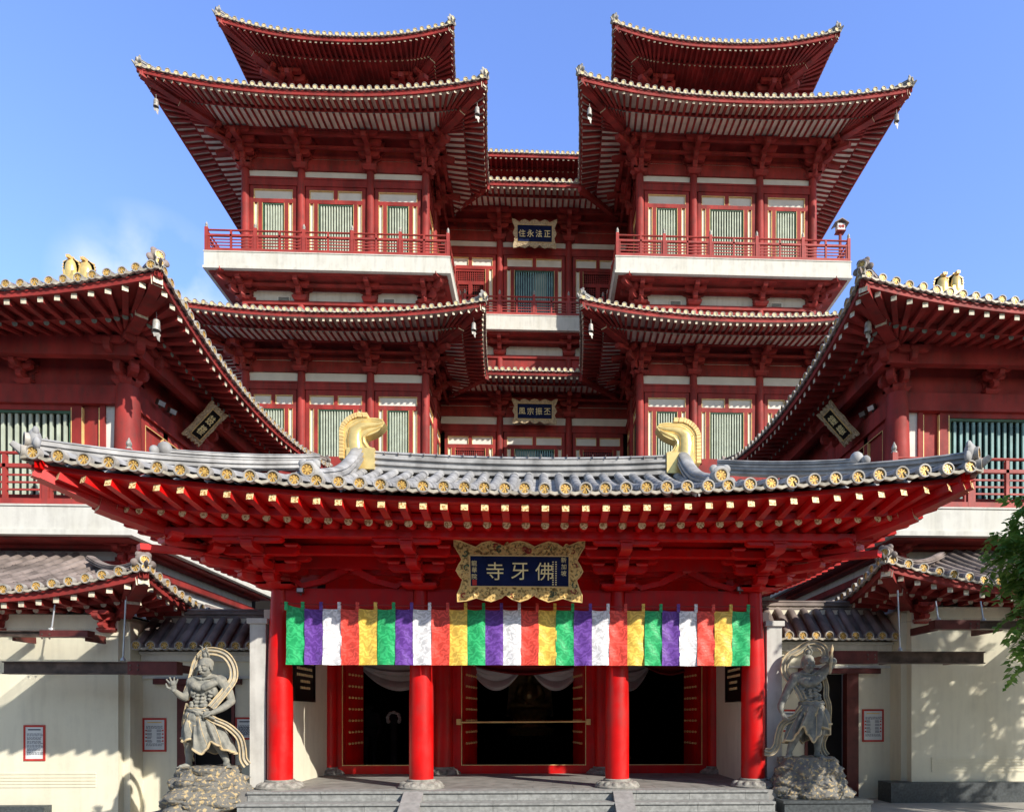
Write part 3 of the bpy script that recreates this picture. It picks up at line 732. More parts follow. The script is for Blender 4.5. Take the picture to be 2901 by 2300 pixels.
# black boards with gilt writing on the porch side walls
for s, lab in ((-1, 'black inscription board with gilt writing on the porch wall next to the sunlit statue'), (1, 'black inscription board with gilt writing on the porch wall next to the shaded statue')):
    T = thing('inscription_board', lab, 'board', (s*4.66, 14.3, 2.4), 'inscription boards on the porch walls')
    x = s*4.69; mb = MB(); mb.box(x, x-s*.05, 13.72, 14.95, 2.38, 4.05, 'board_black'); mb.build('board', T)
    mb = MB()
    for a, b, z0, z1 in ((13.72, 14.95, 2.38, 2.44), (13.72, 14.95, 3.99, 4.05), (13.72, 13.78, 2.44, 3.99), (14.89, 14.95, 2.44, 3.99)):
        mb.box(x-s*.05, x-s*.072, a, b, z0, z1, 'board_black')
    mb.build('frame', T)
    mb = MB(); random.seed(5)
    for r in range(10):
        z = 3.86-.135*r; n = 9 if r < 6 else 6; L = .92 if r not in (3, 8, 9) else .5; y = 14.335-L/2
        while y < 14.335+L/2:
            wd = random.uniform(.03, .09); mb.box(x-s*.05, x-s*.056, y, y+wd, z, z+random.uniform(.045, .06), 'letter_gold'); y += wd+.03
    mb.build('lettering', T)
# ------------------------------------------------------------------ storeys of the main hall
class Face:
    """a straight wall face in plan, seen from outside from P0 (left) to P1 (right)"""
    def __init__(s, P0, P1):
        s.P0, s.P1 = V((*P0, 0)), V((*P1, 0)); s.L = (s.P1-s.P0).length; s.t = (s.P1-s.P0)/s.L; s.n = V((s.t.y, -s.t.x, 0))
    def p(s, a, o, z): return s.P0+s.t*a+s.n*o+V((0, 0, z))
    def box(s, mb, a0, a1, o0, o1, z0, z1, m):
        P = [s.p(a, o, z) for z in (z0, z1) for a, o in ((a0, o1), (a1, o1), (a1, o0), (a0, o0))]
        mb.add(P, [(0,3,2,1),(4,5,6,7),(0,1,5,4),(1,2,6,5),(2,3,7,6),(3,0,4,7)], m)

def bay(F, par, a, b, z, double, style='louver', slat='sage_slat', pitch=.145, wr=(.2, .23, .24), red='tower_red'):
    """one bay between columns: frame, pale panels, louvred window"""
    lint, pt_, pb, wt, wb = z['lint'], z['pt'], z['pb'], z['wt'], z['wb']
    fr, sc, ps = wr; g = .022
    W = MB(); c0, c1 = a+fr, b-fr; w0, w1 = c0+sc+ps, c1-sc-ps
    F.box(W, a, c0, -.1, .05, wb, lint, red); F.box(W, c1, b, -.1, .05, wb, lint, red)
    F.box(W, c0, c1, -.1, .05, pt_, lint, red); F.box(W, c0, c1, -.1, .052, wt, pb, red); F.box(W, c0, c1, -.1, .05, wb-.35, wb, red)
    md = (c0+c1)/2
    if double: F.box(W, md-.11, md+.11, -.1, .051, pb, pt_, red)
    for q0, q1 in ([(c0, md-.11), (md+.11, c1)] if double else [(c0, c1)]):
        F.box(W, q0, q1, -.1, -.03, pb, pt_, 'pale_panel')
        for u0, u1, v0, v1 in ((q0, q1, pt_-g, pt_), (q0, q0+g, pb, pt_-g), (q1-g, q1, pb, pt_-g)): F.box(W, u0, u1, -.03, .056, v0, v1, 'gold_trim')
    if sc > 0:
        F.box(W, c0, c0+sc, -.1, -.03, wb, wt, 'pale_panel'); F.box(W, c1-sc, c1, -.1, -.03, wb, wt, 'pale_panel')
    F.box(W, c0+sc, w0, -.1, .05, wb, wt, red); F.box(W, w1, c1-sc, -.1, .05, wb, wt, red)
    for u in (c0, c0+sc-g, w0-g, w1, c1-sc, c1-g): F.box(W, u, u+g, -.03, .057, wb, wt-.002, 'gold_trim')
    if style == 'louver':
        F.box(W, w0, w1, -.22, -.20, wb, wt, 'dark_glass')
        if random.random() < .75:
            ca = random.choice((0, .0, .35, .5)); cb = random.choice((1, .55, .8)); F.box(W, w0+(w1-w0)*min(ca, cb-.2), w0+(w1-w0)*cb, -.195, -.19, wb, wt, 'curtain')
        F.box(W, w0, w0+.05, -.1, .02, wb, wt, 'green_frame'); F.box(W, w1-.05, w1, -.1, .02, wb, wt, 'green_frame'); F.box(W, w0+.05, w1-.05, -.1, .02, wt-.06, wt, 'green_frame')
        win = W.build('window', par); S = MB(); n = max(3, round((w1-w0-.12)/pitch))
        for k in range(n):
            u = w0+.07+(w1-w0-.14)*(k+.5)/n; F.box(S, u-pitch*.23, u+pitch*.23, -.08, -.01, wb, wt-.06, slat)
        S.build('louver_slats', win)
    else:                                               # lattice doors
        F.box(W, w0, w1, -.12, -.10, wb, wt, 'dark_glass')
        md = (w0+w1)/2; h = wt-wb
        F.box(W, w0, w1, -.09, 0, wt-.12, wt, red); F.box(W, w0, w1, -.09, .002, wt-.95, wt-.72, red)
        for u0, u1 in ((w0, w0+.12), (md-.12, md+.12), (w1-.12, w1)): F.box(W, u0, u1, -.09, .001, wb, wt-.95, red)
        win = W.build('window', par); S = MB()
        for k in range(1, 14):
            u = w0+(w1-w0)*k/14; F.box(S, u-.018, u+.018, -.08, -.03, wt-.72, wt-.12, red); F.box(S, u-.010, u+.010, -.08, -.05, wb, wt-.95, red)
        for k in range(1, 5): v = wt-.72+.12*k; F.box(S, w0, w1, -.075, -.032, v-.016, v+.016, red)
        for k in range(1, 4): v = wt-.95-.12*k; F.box(S, w0, w1, -.075, -.052, v-.01, v+.01, red)
        S.build('lattice', win)

def storey(F, par, cols, z, doubles, styles=None, slat='sage_slat', cr=.235, skip=()):
    """cream strip, lintel and the bays between the columns (positions along the face)"""
    mb = MB()
    F.box(mb, cols[0], cols[-1], -.12, -.04, z['cb'], z['ct']+.05, 'pale_panel')
    F.box(mb, cols[0], cols[-1], -.13, .10, z['lint'], z['cb'], 'tower_red'); F.box(mb, cols[0], cols[-1], -.11, .13, z['cb']-.12, z['cb']-.02, 'tower_red')
    sk = MB(); F.box(sk, cols[0], cols[-1], -.12, .06, z['wb']-1.6, z['wb']-.35, 'tower_red'); sk.build('sill_panel', par)
    # rails and narrow pale strips between the brackets
    h = z['ct']
    F.box(mb, cols[0]-.3, cols[-1]+.3, -.14, .06, h+.02, h+.36, 'tower_red')
    F.box(mb, cols[0], cols[-1], -.12, .02, h+.361, h+.66, 'tower_red'); F.box(mb, cols[0], cols[-1], -.1, -.02, h+.66, h+.70, 'pale_panel'); F.box(mb, cols[0], cols[-1], -.12, .02, h+.70, h+1.5, 'tower_red')
    mb.build('wall', par)
    for k in range(len(cols)-1):
        if k in skip: continue
        bay(F, par, cols[k]+cr+.02, cols[k+1]-cr-.02, z, doubles[k], (styles or ['louver']*9)[k], slat)
def beams(F, par, a0, a1, z, hi, out, m='tower_red', ext=True):
    for k, (o, zz, h) in enumerate(((out*.5, z+hi*.60, .12), (out-.1, z+hi*.86, .18))):
        mb = MB(); e = o if ext else 0; F.box(mb, a0-e, a1+e, o-.07, o+.07, zz, zz+h, m); mb.build('bracket_beam', par)

def railing(par, pts, z0, z1, n_each, m='rail_red', h_fin=.30):
    """balustrade along plan points: bottom beam, rails, slats, posts with pointed caps"""
    mb = MB(); H = z1-z0; posts = []
    for (a, b), n in zip(zip(pts[:-1], pts[1:]), n_each):
        a, b = V((*a, 0)), V((*b, 0)); d = (b-a).normalized(); L = (b-a).length
        a2, b2 = a+d*.075, b-d*.075
        Z = lambda h: V((0, 0, z0+h))
        mb.bar(a2+Z(.09), b2+Z(.09), .15, .16, m); mb.bar(a2+Z(H*.93), b2+Z(H*.93), .10, .09, m, n=8); mb.bar(a2+Z(H*.70), b2+Z(H*.70), .11, .10, m)
        for q in (.28, .41, .54): mb.bar(a2+Z(H*q), b2+Z(H*q), .035, .05, m)
        for k in range(n):
            c = a+d*(L*(k+.5)/n); mb.bar(c+Z(.165), c+Z(H*.90), .09, .11, m)
            for s in (-1, 1): c2 = a+d*(L*(k+(.0 if s < 0 else 1))/n)-d*(s*.13); mb.bar(c2+Z(.166), c2+Z(H*.66), .06, .08, m)
            posts.append(a+d*(L*k/n))
    posts.append(V((*pts[-1], 0)))
    r = mb.build('railing', par)
    pm = MB(); pm.box(-.08, .08, -.08, .08, 0, H*1.02, m)
    pm.lathe((0, 0, H*1.02), [(.085, 0), (.085, .04), (.05, .07), (.075, .12), (.07, .18), (.03, .27), (.0, h_fin+.03)], 8, 'bronze_grey')
    me = own_mesh(pm, 'railing_post')
    for p in posts: put(me, 'railing_post', (p.x, p.y, z0+.0), 0, r)
def slab(par, x0, x1, y0, y1, zb, zt, name='balcony_slab'):
    mb = MB(); mb.box(x0, x1, y0, y1, zb+.14, zt, 'white_wall'); mb.box(x0-.05, x1+.05, y0-.05, y1, zb, zb+.138, 'white_wall'); mb.box(x0-.03, x1+.03, y0-.03, y1, zt+.002, zt+.05, 'white_wall')
    i = .16; mb.box(x0+i, x1-i, y0+i, y1, zb-.06, zb-.003, 'tower_red')
    return mb.build(name, par)

ZU = dict(ct=32.1, cb=31.7, lint=31.23, pt=31.03, pb=30.52, wt=30.3, wb=27.1)
ZL = dict(ct=21.0, cb=20.5, lint=20.05, pt=19.75, pb=19.25, wt=19.0, wb=16.4)
TB = dict(own=None)
B_up = own_mesh(bracket(1.42, 1.0, 1.62, 'tower_red', 3, True, 1.35, .25), 'bracket')
B_upc = own_mesh(bracket(1.42, 1.5, 1.1, 'tower_red', 3, True, 1.35, .27), 'bracket')
B_sl = own_mesh(bracket(.98, .95, 1.75, 'tower_red', 2, False, 1.35, .24), 'bracket')
B_slc = own_mesh(bracket(.98, 1.4, 1.1, 'tower_red', 2, False, 1.35, .26), 'bracket')
TW = dict(red='tower_red')

def post(par, x, y, z0, z1, r=.235):
    mb = MB(); mb.lathe((x, y, 0), [(r, z0), (r, z0+(z1-z0)*.5), (r*.9, z1-.3), (r*.82, z1)], 14, 'tower_red'); return mb.build('column', par)

def tower(label, grp):
    T = thing('hall_tower', label, 'tower', (-10.8, 41.5, -.4), grp)
    cx, yf, h = -10.8, 36.6, 4.87; xl, xr, yb, yc = cx-h, cx+h, 46.4, 41.9
    for z0, z1, a in ((0, 24.6, .34), (24.6, 33.9, .34)):
        mb = MB(); mb.box(xl+a, xr-a, yf+a, yb, z0, z1-.01, 'interior_dark'); mb.build('core_wall', T)
    fx = [0, 3.0, 6.74, 9.74]
    fronts = Face((xl, yf), (xr, yf)); inner = Face((xr, yf), (xr, yc)); outer = Face((xl, yb), (xl, yf))
    for Z, zfl in ((ZU, 26.75), (ZL, 15.6)):
        storey(fronts, T, fx, Z, [False, True, False] if Z is ZU else [True, True, False])
        storey(inner, T, [0, 2.65, 5.3], Z, [False, False])
        storey(outer, T, [0, 3.2, 6.6, 9.8], Z, [False, True, False])
        for a in fx: post(T, xl+a, yf, zfl, Z['ct'])
        for y in (yf+2.65, ): post(T, xr, y, zfl, Z['ct'])
        for y in (yf+3.2, yf+6.6): post(T, xl, y, zfl, Z['ct'])
        zz = Z['ct']
        for a in fx: put(B_up, 'bracket', (xl+a, yf, zz), 0, T)
        put(B_up, 'bracket', (xr, yf+2.65, zz), R(90), T)
        for y in (yf+3.2, yf+6.6): put(B_up, 'bracket', (xl, y, zz), -R(90), T)
        for x, s in ((xl, -1), (xr, 1)):
            put(B_upc, 'bracket', (x, yf, zz+.004), s*R(45), T); put(B_up, 'bracket', (x, yf, zz+.008), s*R(90), T)
        beams(fronts, T, 0, 9.74, zz, 1.42, 1.0); beams(inner, T, 0, 5.3, zz, 1.42, 1.0); beams(outer, T, 0, 9.8, zz, 1.42, 1.0)
        mb = MB(); mb.box(xl-1.0, xr+1.0, yf-1.0, yb, zz+1.42, zz+1.60, 'tower_red'); mb.build('ceiling_board', T)
    # balcony
    s0, s1, sy = cx-6.42-.05, cx+6.37, 35.3
    bal = slab(T, s0, s1, sy, 46.4, 25.78, 26.66)
    railing(T, [(s0+.1, 44.9), (s0+.1, sy+.1), (s1-.1, sy+.1), (s1-.1, 40.55)], 26.72, 27.96, [4, 5, 2])
    for F, c in ((fronts, fx), (inner, [0, 2.65, 5.3]), (outer, [0, 3.2, 6.6, 9.8])):
        mb = MB(); a, b = c[0], c[-1]
        F.box(mb, a, b, -.12, -.03, 24.86, 25.72, 'white_wall'); F.box(mb, a-.12, b+.12, -.2, .16, 24.66, 24.86, 'tower_red'); F.box(mb, a, b, -.2, .05, 23.0, 24.66, 'tower_red'); mb.build('wall', T)
        beams(F, T, a, b, 24.86, .98, .95)
    for a in fx: put(B_sl, 'bracket', (xl+a, yf, 24.865), 0, T); post(T, xl+a, yf-.02, 23.2, 24.65, .24)
    put(B_sl, 'bracket', (xr, yf+2.65, 24.86), R(90), T)
    for x, s in ((xl, -1), (xr, 1)):
        put(B_slc, 'bracket', (x, yf, 24.869), s*R(45), T); put(B_sl, 'bracket', (x, yf, 24.873), s*R(90), T)
    for a in (2.05, 7.75):
        mb = MB(); fronts.box(mb, a-.33, a+.33, -.03, .03, 24.9, 25.17, 'pale_panel')
        for k in range(4): fronts.box(mb, a-.28, a+.28, .03, .045, 24.93+.055*k, 24.96+.055*k, 'granite_dark')
        mb.build('vent_grille', T)
    # the three roofs
    def roof(z0, fy, W, by, iny, kb, **k):
        x0, x1 = cx-W, cx+W
        ev = [Eave((x0, fy), (x1, fy), z0, 'out', 'out', **k), Eave((x1, fy), (x1, iny), z0, 'out', kb, **k), Eave((x0, by), (x0, fy), z0, 'out', 'out', **k)]
        mb = MB()
        for e in ev: e.tiles(mb)
        ro = mb.build('roof', T); mb = MB()
        for e in ev: e.timber(mb)
        mb.build('soffit_rafters', ro)  # all rafters of this tower roof and their boards, joined together
        cs = [(ev[0], 'A'), (ev[0], 'B')]+([(ev[1], 'B')] if kb == 'out' else [])
        for e, at in cs:
            mb = MB(); corner_beam(mb, e, at, .30, .30, 'tower_red', 'rafter_end'); mb.build('corner_beam', ro)
            mb = MB(); hip_ridge(mb, e, at, 3.0, .3, .3, 'tile_grey', 'disc_cream', .95, .02, None); mb.build('hip_ridge', ro)
        return ev
    roof(33.6, 33.3, 8.12, 49.5, 38.9, 'in')
    roof(22.45, 33.3, 8.06, 49.5, 38.85, 'in', zE=-.47, zM=-.46, zI=-.30, dmax=3.2)
    roof(39.92, 36.8, 6.05, 47.6, 47.6, 'out', th=.36, rise=.55, Lc=6.0, om=1.05, oi=2.4, zE=-.40, zM=-.44, zI=-.40, soff='tower_red', end2='rafter_end', rs=.30, ts=.345, dmax=3.6)
    # top storey
    tx, ty, th = cx, 39.5, 3.2
    mb = MB(); mb.box(tx-th-.4, tx+th+.4, ty, 46, 33.9, 39.55, 'tower_red'); mb.box(tx-3.8, tx+3.8, 39.0, 47, 39.60, 39.68, 'tower_red')
    mb.box(tx-4.1, tx+4.1, ty-.5, ty-.3, 38.9, 39.1, 'tower_red'); mb.box(tx-3.9, tx+3.9, ty-.15, ty, 38.0, 38.25, 'tower_red'); mb.build('top_storey', T)
    for x, s in ((tx-th, -1), (tx+th, 1)):
        put(B_up, 'bracket', (x, ty, 38.12), 0, T); put(B_upc, 'bracket', (x, ty, 38.124), s*R(45), T)
    # top of the roof
    mb = MB(); mb.poly([(-6.0, 39.9), (6.0, 39.9), (2.0, 42.3), (-2.0, 42.3)], (cx, 40.6, 0), (1, 0, 0), (0, 0, 1), (0, -1, 0), 4.0, 'tile_grey')
    mb.build('roof_crown', T)
    return T
XF.update(sg=1, zs=.992, dz=0)
tower('red pagoda tower with white balcony rising behind the drum tower, near the faint cloud', 'twin red towers of the main hall')
XF.update(sg=-1, zs=1.003, dz=0)
tower('red pagoda tower whose balcony carries a small red and white roofed lantern', 'twin red towers of the main hall')
XF.update(sg=1, zs=1, dz=0)

def centre():
    T = thing('central_hall', 'recessed red middle block of the main hall between its twin towers', 'temple hall', (0, 44, -.4))
    yf = 41.9; F = Face((-5.9, yf), (5.9, yf)); cols = [.0, 3.72, 8.08, 11.8]
    mb = MB(); mb.box(-6.8, 6.8, yf+.42, 46.2, 0, 33.2, 'interior_dark'); mb.build('core_wall', T)
    for Z, zf in ((ZU, 26.75), (ZL, 15.6)):
        storey(F, T, cols, Z, [True, True, True], ['door', 'louver', 'door'], 'teal_slat')
        for a in cols[1:3]: post(T, -5.9+a, yf, zf, Z['ct']); put(B_up, 'bracket', (-5.9+a, yf, Z['ct']), 0, T)
        beams(F, T, 0, 11.8, Z['ct'], 1.42, 1.0, ext=False)
        mb = MB(); mb.box(-5.3, 5.3, yf-1.0, yf+.3, Z['ct']+1.42, Z['ct']+1.60, 'tower_red'); mb.build('ceiling_board', T)
    slab(T, -4.30, 4.30, 40.6, 42, 25.78, 26.66)
    railing(T, [(-4.25, 40.7), (4.25, 40.7)], 26.72, 27.96, [4])
    mb = MB(); F.box(mb, .5, 11.3, -.12, -.03, 24.86, 25.72, 'white_wall'); F.box(mb, 1.3, 10.5, -.2, .16, 24.66, 24.86, 'tower_red'); F.box(mb, 1.3, 10.5, -.2, .05, 22.9, 24.66, 'tower_red'); mb.build('wall', T)
    beams(F, T, 1.4, 10.4, 24.86, .98, .95, ext=False)
    for a in cols[1:3]: put(B_sl, 'bracket', (-5.9+a, yf, 24.865), 0, T); post(T, -5.9+a, yf-.02, 23.0, 24.65, .24)
    for z0, y, w, k in ((33.62, 38.9, 2.70, {}), (22.45, 38.85, 2.75, dict(zE=-.47, zM=-.46, zI=-.30, dmax=3.2)), (40.05, 44.5, 4.8, dict(soff='tower_red', end2='rafter_end', zE=-.40, zM=-.42, zI=-.42, rs=.345, ts=.345, dmax=3.6, rise=.0))):
        ki = 'in' if z0 < 40 else 'cut'
        e = Eave((-w, y), (w, y), z0+(.0 if z0 < 40 else 0), ki, ki, **k); mb = MB(); e.tiles(mb); ro = mb.build('roof', T)
        mb = MB(); e.timber(mb); mb.build('soffit_rafters', ro)  # rafters and soffit boards of the centre eave in one mesh
        if ki == 'in':
            for s in (-1, 1):                            # valley beams where the eaves meet
                mb = MB(); mb.bar((s*w, y, z0+e.zE-.02), (s*(w+2.5), y+2.5, z0+e.zI-.1), .26, .26, 'tower_red'); mb.build('valley_beam', ro)
    mb = MB(); mb.box(-4.8, 4.8, 46.6, 50, 33.5, 39.7, 'tower_red'); mb.box(-5, 5, 45.6, 45.8, 38.9, 39.15, 'tower_red'); mb.build('top_storey', T)
centre()
def at(u, v, Y):                          # a point of the place from where it shows in the picture and its distance
    f, cx, cy, ps = 1870., 1599.6, 2030., .0359
    k = (u-cx)/f; c, s = math.cos(ps), math.sin(ps); X = Y*(k*c+s)/(c-k*s); d = X*s+Y*c
    return V((X+.416, Y, ZC+(cy-v)*d/f))
# ------------------------------------------------------------------ the two side buildings with drum and bell
WK = dict(ts=.345, rs=.40, th=.35, rise=.48, Lc=6.2, ex=2.2, om=.9, oi=1.78, zE=-.40, zM=-.42, zI=-.22, dmax=6.0, dr=4.5, r=.115, rw=.135, rh=.135, rd=.15, soff='tower_red', soff2='tower_red',
          end='rafter_end', end2='rafter_green', face='disc_gold', dark='disc_dark', seg=6, fz0=-.265, fz1=-.11, tile='tile_brown')
LK = dict(WK, th=.28, rise=.52, Lc=3.6, ex=1.8, om=.55, oi=.95, zE=-.38, zM=-.42, zI=-.36, dmax=4.2, dr=3.5, r=.11, ts=.34, rs=.37, rw=.12, rh=.12, rd=.13, fz0=-.255, fz1=-.10, end2='rafter_end')
def eave_parts(par, ev, hips, hlen, face='disc_gold', dark='disc_dark', tile='tile_brown', k=.85, hh=.30):
    mb = MB()
    for e in ev: e.tiles(mb)
    ro = mb.build('roof', par)
    for e in ev:
        up, lo = [], []; mb = MB(); e.timber(mb, up, lo); mb.build('eave_board', ro)
        for b in up+lo: b.build('rafter', ro)
    for e, a in hips:
        mb = MB(); corner_beam(mb, e, a, .26, .26, e.red, 'rafter_end'); mb.build('corner_beam', ro)
        mb = MB(); hip_ridge(mb, e, a, hlen, .26, hh, tile, face, k, .03, dark); mb.build('hip_ridge', ro)
    return ro
WB = own_mesh(bracket(.98, .85, 1.25, 'tower_red', 2, False, 1.0, .17), 'bracket')
WBc = own_mesh(bracket(.98, 1.2, 1.0, 'tower_red', 2, False, 1.0, .2), 'bracket')
WBs = own_mesh(bracket(.62, .5, .9, 'tower_red', 2, False, .8, .15), 'bracket')
WLs = own_mesh(bracket(.46, .40, .62, 'tower_red', 2, False, .62, .12), 'bracket')
XE = -24.0
def wing(label, slat):
    T = thing('drum_and_bell_pavilion', label, 'pavilion', (-13, 22, -.4))
    sx, fy, by = -11.45, 19.42, 27.6
    fF = Face((XE, fy), (sx, fy)); fS = Face((sx, fy), (sx, by))
    mb = MB(); mb.box(XE, sx-.3, fy+.3, by+1, 0, 12.3, 'interior_dark'); mb.build('core_wall', T)
    # upper storey
    def pill(x, y, r=.345):
        mb = MB(); mb.lathe((x, y, 0), [(r*1.0, 7.7), (r, 9.4), (r*.92, 10.8), (r*.84, 11.5)], 24, 'tower_red'); mb.build('column', T)
    for x in (sx, sx-5.6): pill(x, fy)
    for y in (fy+4.1, by): pill(sx, y)
    for F, L in ((fF, fF.L), (fS, fS.L)):
        mb = MB(); F.box(mb, 0, L, -.16, .14, 10.98, 11.5, 'tower_red'); F.box(mb, 0, L, -.16, .02, 11.5, 12.05, 'tower_red'); F.box(mb, 0, L, -.14, .0, 12.05, 12.45, 'tower_red'); mb.build('wall', T)
        mb = MB(); F.box(mb, 0 if F is fF else -.7, L+.7, .55, .80, 12.02, 12.74, 'tower_red'); F.box(mb, 0, L, .0, .6, 12.40, 12.44, 'tower_red'); mb.build('purlin', T)
    z = dict(lint=10.98, pt=10.97, pb=10.9, wt=10.78, wb=8.1)
    a = fF.L-5.6+.36; b = fF.L-.36
    mb = MB(); g = .022                                   # front bay: pale strip, red leaf, long louvred window
    def fill(F, u0, u1, zb=7.7, zt=10.98):
        F.box(mb, u0, u1, -.12, .03, zb, zt, 'tower_red')
    for u0, u1 in ((b-.42, b-.27), (b-1.22, b-.92), (a, a+.9)): fill(fF, u0, u1)
    fF.box(mb, b-.27, b, -.12, -.03, 8, 10.98, 'pale_panel'); fF.box(mb, b-.92, b-.42, -.12, -.05, 8, 10.98, 'tower_red')
    for u in (b-.92, b-.44, b-1.22): fF.box(mb, u, u+g, -.05, .036, 8, 10.9, 'gold_trim')
    fill(fF, a+.9, b-1.22, 10.82); fill(fF, a+.9, b-1.22, 7.7, 8.4)
    w0, w1 = a+.9, b-1.22
    fF.box(mb, w0, w1, -.14, -.12, 8.4, 10.82, 'dark_glass'); fF.box(mb, w0, w0+.07, -.12, .0, 8.4, 10.82, 'green_frame'); fF.box(mb, w1-.07, w1, -.12, .0, 8.4, 10.82, 'green_frame'); fF.box(mb, w0+.07, w1-.07, -.12, .0, 10.74, 10.82, 'green_frame')
    win = mb.build('window', T); S = MB(); n = round((w1-w0-.2)/.19)
    for k in range(n):
        u = w0+.12+(w1-w0-.24)*(k+.5)/n; fF.box(S, u-.038, u+.038, -.10, -.04, 8.4, 10.74, slat)
    S.build('louver_slats', win)
    mb = MB()
    fF.box(mb, 0, fF.L-5.96, -.12, .0, 7.7, 10.98, 'tower_red'); mb.build('wall', T)
    for u0, u1 in ((.36, 3.74), (4.46, 7.84)):
        mb = MB(); L = u1-u0
        fS.box(mb, u0, u0+.22, -.12, -.03, 8, 10.98, 'pale_panel')
        for q0, q1 in ((.22, .40), (1.35, 1.6), (L-.3, L)): fS.box(mb, u0+q0, u0+q1, -.12, .04, 7.7, 10.98, 'tower_red')
        fS.box(mb, u0+.40, u0+1.35, -.12, -.04, 7.7, 10.75, 'tower_red'); fS.box(mb, u0+.4, u0+L-.3, -.12, .04, 10.75, 10.98, 'tower_red')
        for q in (.40, 1.33, 1.6): fS.box(mb, u0+q, u0+q+g, -.04, .046, 8, 10.75, 'gold_trim')
        fS.box(mb, u0+.4, u0+L-.3, .04, .046, 10.75, 10.77, 'gold_trim')
        fS.box(mb, u0+1.6, u0+L-.3, -.12, -.10, 7.7, 10.75, 'dark_glass'); mb.build('door', T)
    put(WB, 'bracket', (sx, fy, 11.5), 0, T); put(WB, 'bracket', (sx, fy, 11.505), R(90), T); put(WBc, 'bracket', (sx, fy, 11.51), R(45), T)
    for x in (sx-2.8, sx-5.6): put(WBs, 'bracket', (x, fy, 11.5), 0, T)
    for y in (fy+4.1, by): put(WB, 'bracket', (sx, y, 11.5), R(90), T)
    ev = [Eave((XE, 16.98), (-9.33, 16.98), 12.72, 'cut', 'out', **WK), Eave((-9.33, 16.98), (-9.33, 29.4), 12.72, 'out', 'out', **WK)]
    ro = eave_parts(T, ev, [(ev[0], 'B'), (ev[1], 'B')], 5.5)
    # golden twin-horn ridge ornament
    mb = MB()
    for cx, rx, y in ((-15.72, .20, 23.3), (-15.30, .24, 23.4)):
        mb.ball((cx, y, 17.32), V((rx, .20, .46)), 'gold_leaf', 16, 12); mb.box(cx-rx*.9, cx+rx*.9, y-.17, y+.17, 16.2, 17.3, 'gold_leaf')
        for i in range(15):
            t = math.pi*(i/14); c = V((cx+rx*math.cos(t), y, 17.34+.44*math.sin(t))); d = V((math.cos(t), 0, math.sin(t))); mb.bar(c-d*.05, c+d*.05, .035, .40, 'gold_trim')
    mb.build('ridge_finial', ro)
    mb = MB(); sweep(mb, [(XE, 23.4, 15.7), (-15.2, 23.4, 15.7)], ridge_prof(.4, .6), 'tile_brown'); mb.build('ridge', ro)
    # balcony
    slab(T, XE, -10.66, 18.25, 28, 6.95, 7.72)
    railing(T, [(XE+.1, 18.4), (-10.8, 18.4), (-10.8, 27.9)], 7.78, 9.3, [6, 5])
    for F, L in ((fF, fF.L), (fS, fS.L)):
        mb = MB(); F.box(mb, 0, L, -.12, -.02, 5.0, 6.9, 'white_wall'); F.box(mb, 0, L, -.12, .2, 6.28, 6.48, 'tower_red'); F.box(mb, 0, L, -.12, .3, 6.80, 6.92, 'tower_red'); mb.build('wall', T)
    put(WBs, 'bracket', (sx, fy, 6.35), 0, T); put(WBs, 'bracket', (sx, fy, 6.354), R(90), T); put(WBs, 'bracket', (sx, fy, 6.358), R(45), T)
    # lower roof
    XF['dx'] = 0; XF['dz'] += .1 if XF['sg'] < 0 else 0
    ev = [Eave((XE, 14.85), (-8.4, 14.85), 4.80, 'cut', 'out', **LK), Eave((-8.4, 14.85), (-8.4, 22.0), 4.80, 'out', 'out', **LK)]
    eave_parts(T, ev, [(ev[0], 'B')], 3.4, k=.80, hh=.13)
    mb = MB(); mb.box(XE, -11.2, 19.0, 21, 5.9, 6.27, 'tower_red'); mb.build('wall', T)
    # lower walls
    mb = MB(); mb.box(XE, -9.4, 15.7, 22, -.6, 4.42, 'cream_wall')
    mb.box(XE, -9.37, 15.66, 15.7, 3.93, 4.0, 'cream_wall')
    for k in range(5): mb.box(XE, -9.9, 15.684, 15.7, .42+.075*k, .425+.075*k+.045, 'cream_wall')
    lw = mb.build('lower_wall', T)
    mb = MB(); mb.box(-9.41, -9.25, 15.9, 16.4, -.6, 4.3, 'cream_wall'); mb.build('wall', T)
    mb = MB(); put(WLs, 'bracket', (-9.6, 15.69, 4.0), 0, T); 
    for x in (-12.1, -15): put(WLs, 'bracket', (x, 15.69, 4.0), 0, T)
    mb = MB(); Y = 16.4
    mb.box(-9.25, -8.42, Y, Y+.3, -.6, 3.55, 'cream_wall'); mb.box(-7.05, -4.95, Y, Y+.3, -.6, 3.55, 'cream_wall'); mb.box(-8.42, -7.05, Y, Y+.3, 2.84, 3.55, 'cream_wall')
    mb.box(-9.24, -5.0, Y-.1, Y, 3.40, 3.55, 'white_wall'); mb.box(-9.24, -5.0, Y-.18, Y-.02, 3.551, 3.62, 'white_wall'); mb.box(-9.24, -5.0, Y-.05, Y, 2.98, 3.04, 'white_wall'); mb.build('passage_wall', T)
    mb = MB(); mb.box(-8.95, -6.88, Y-.12, Y+.05, 2.84, 2.97, 'steel_red'); mb.box(-8.42, -8.12, Y-.04, Y+.2, -.6, 2.84, 'steel_red'); mb.box(-7.12, -7.05, Y-.04, Y+.2, -.6, 2.84, 'steel_red')
    mb.box(-8.12, -7.12, Y+.25, Y+.3, -.6, 2.84, 'interior_dark'); mb.build('door_frame', T)
    e = Eave((-9.3, 15.98), (-5.0, 15.98), 3.74, 'cut', 'cut', **dict(LK, sl=.95, cu=0, dmax=.85, rise=0, ts=.33)); mb = MB(); e.tiles(mb); w = mb.build('coping_roof', T)
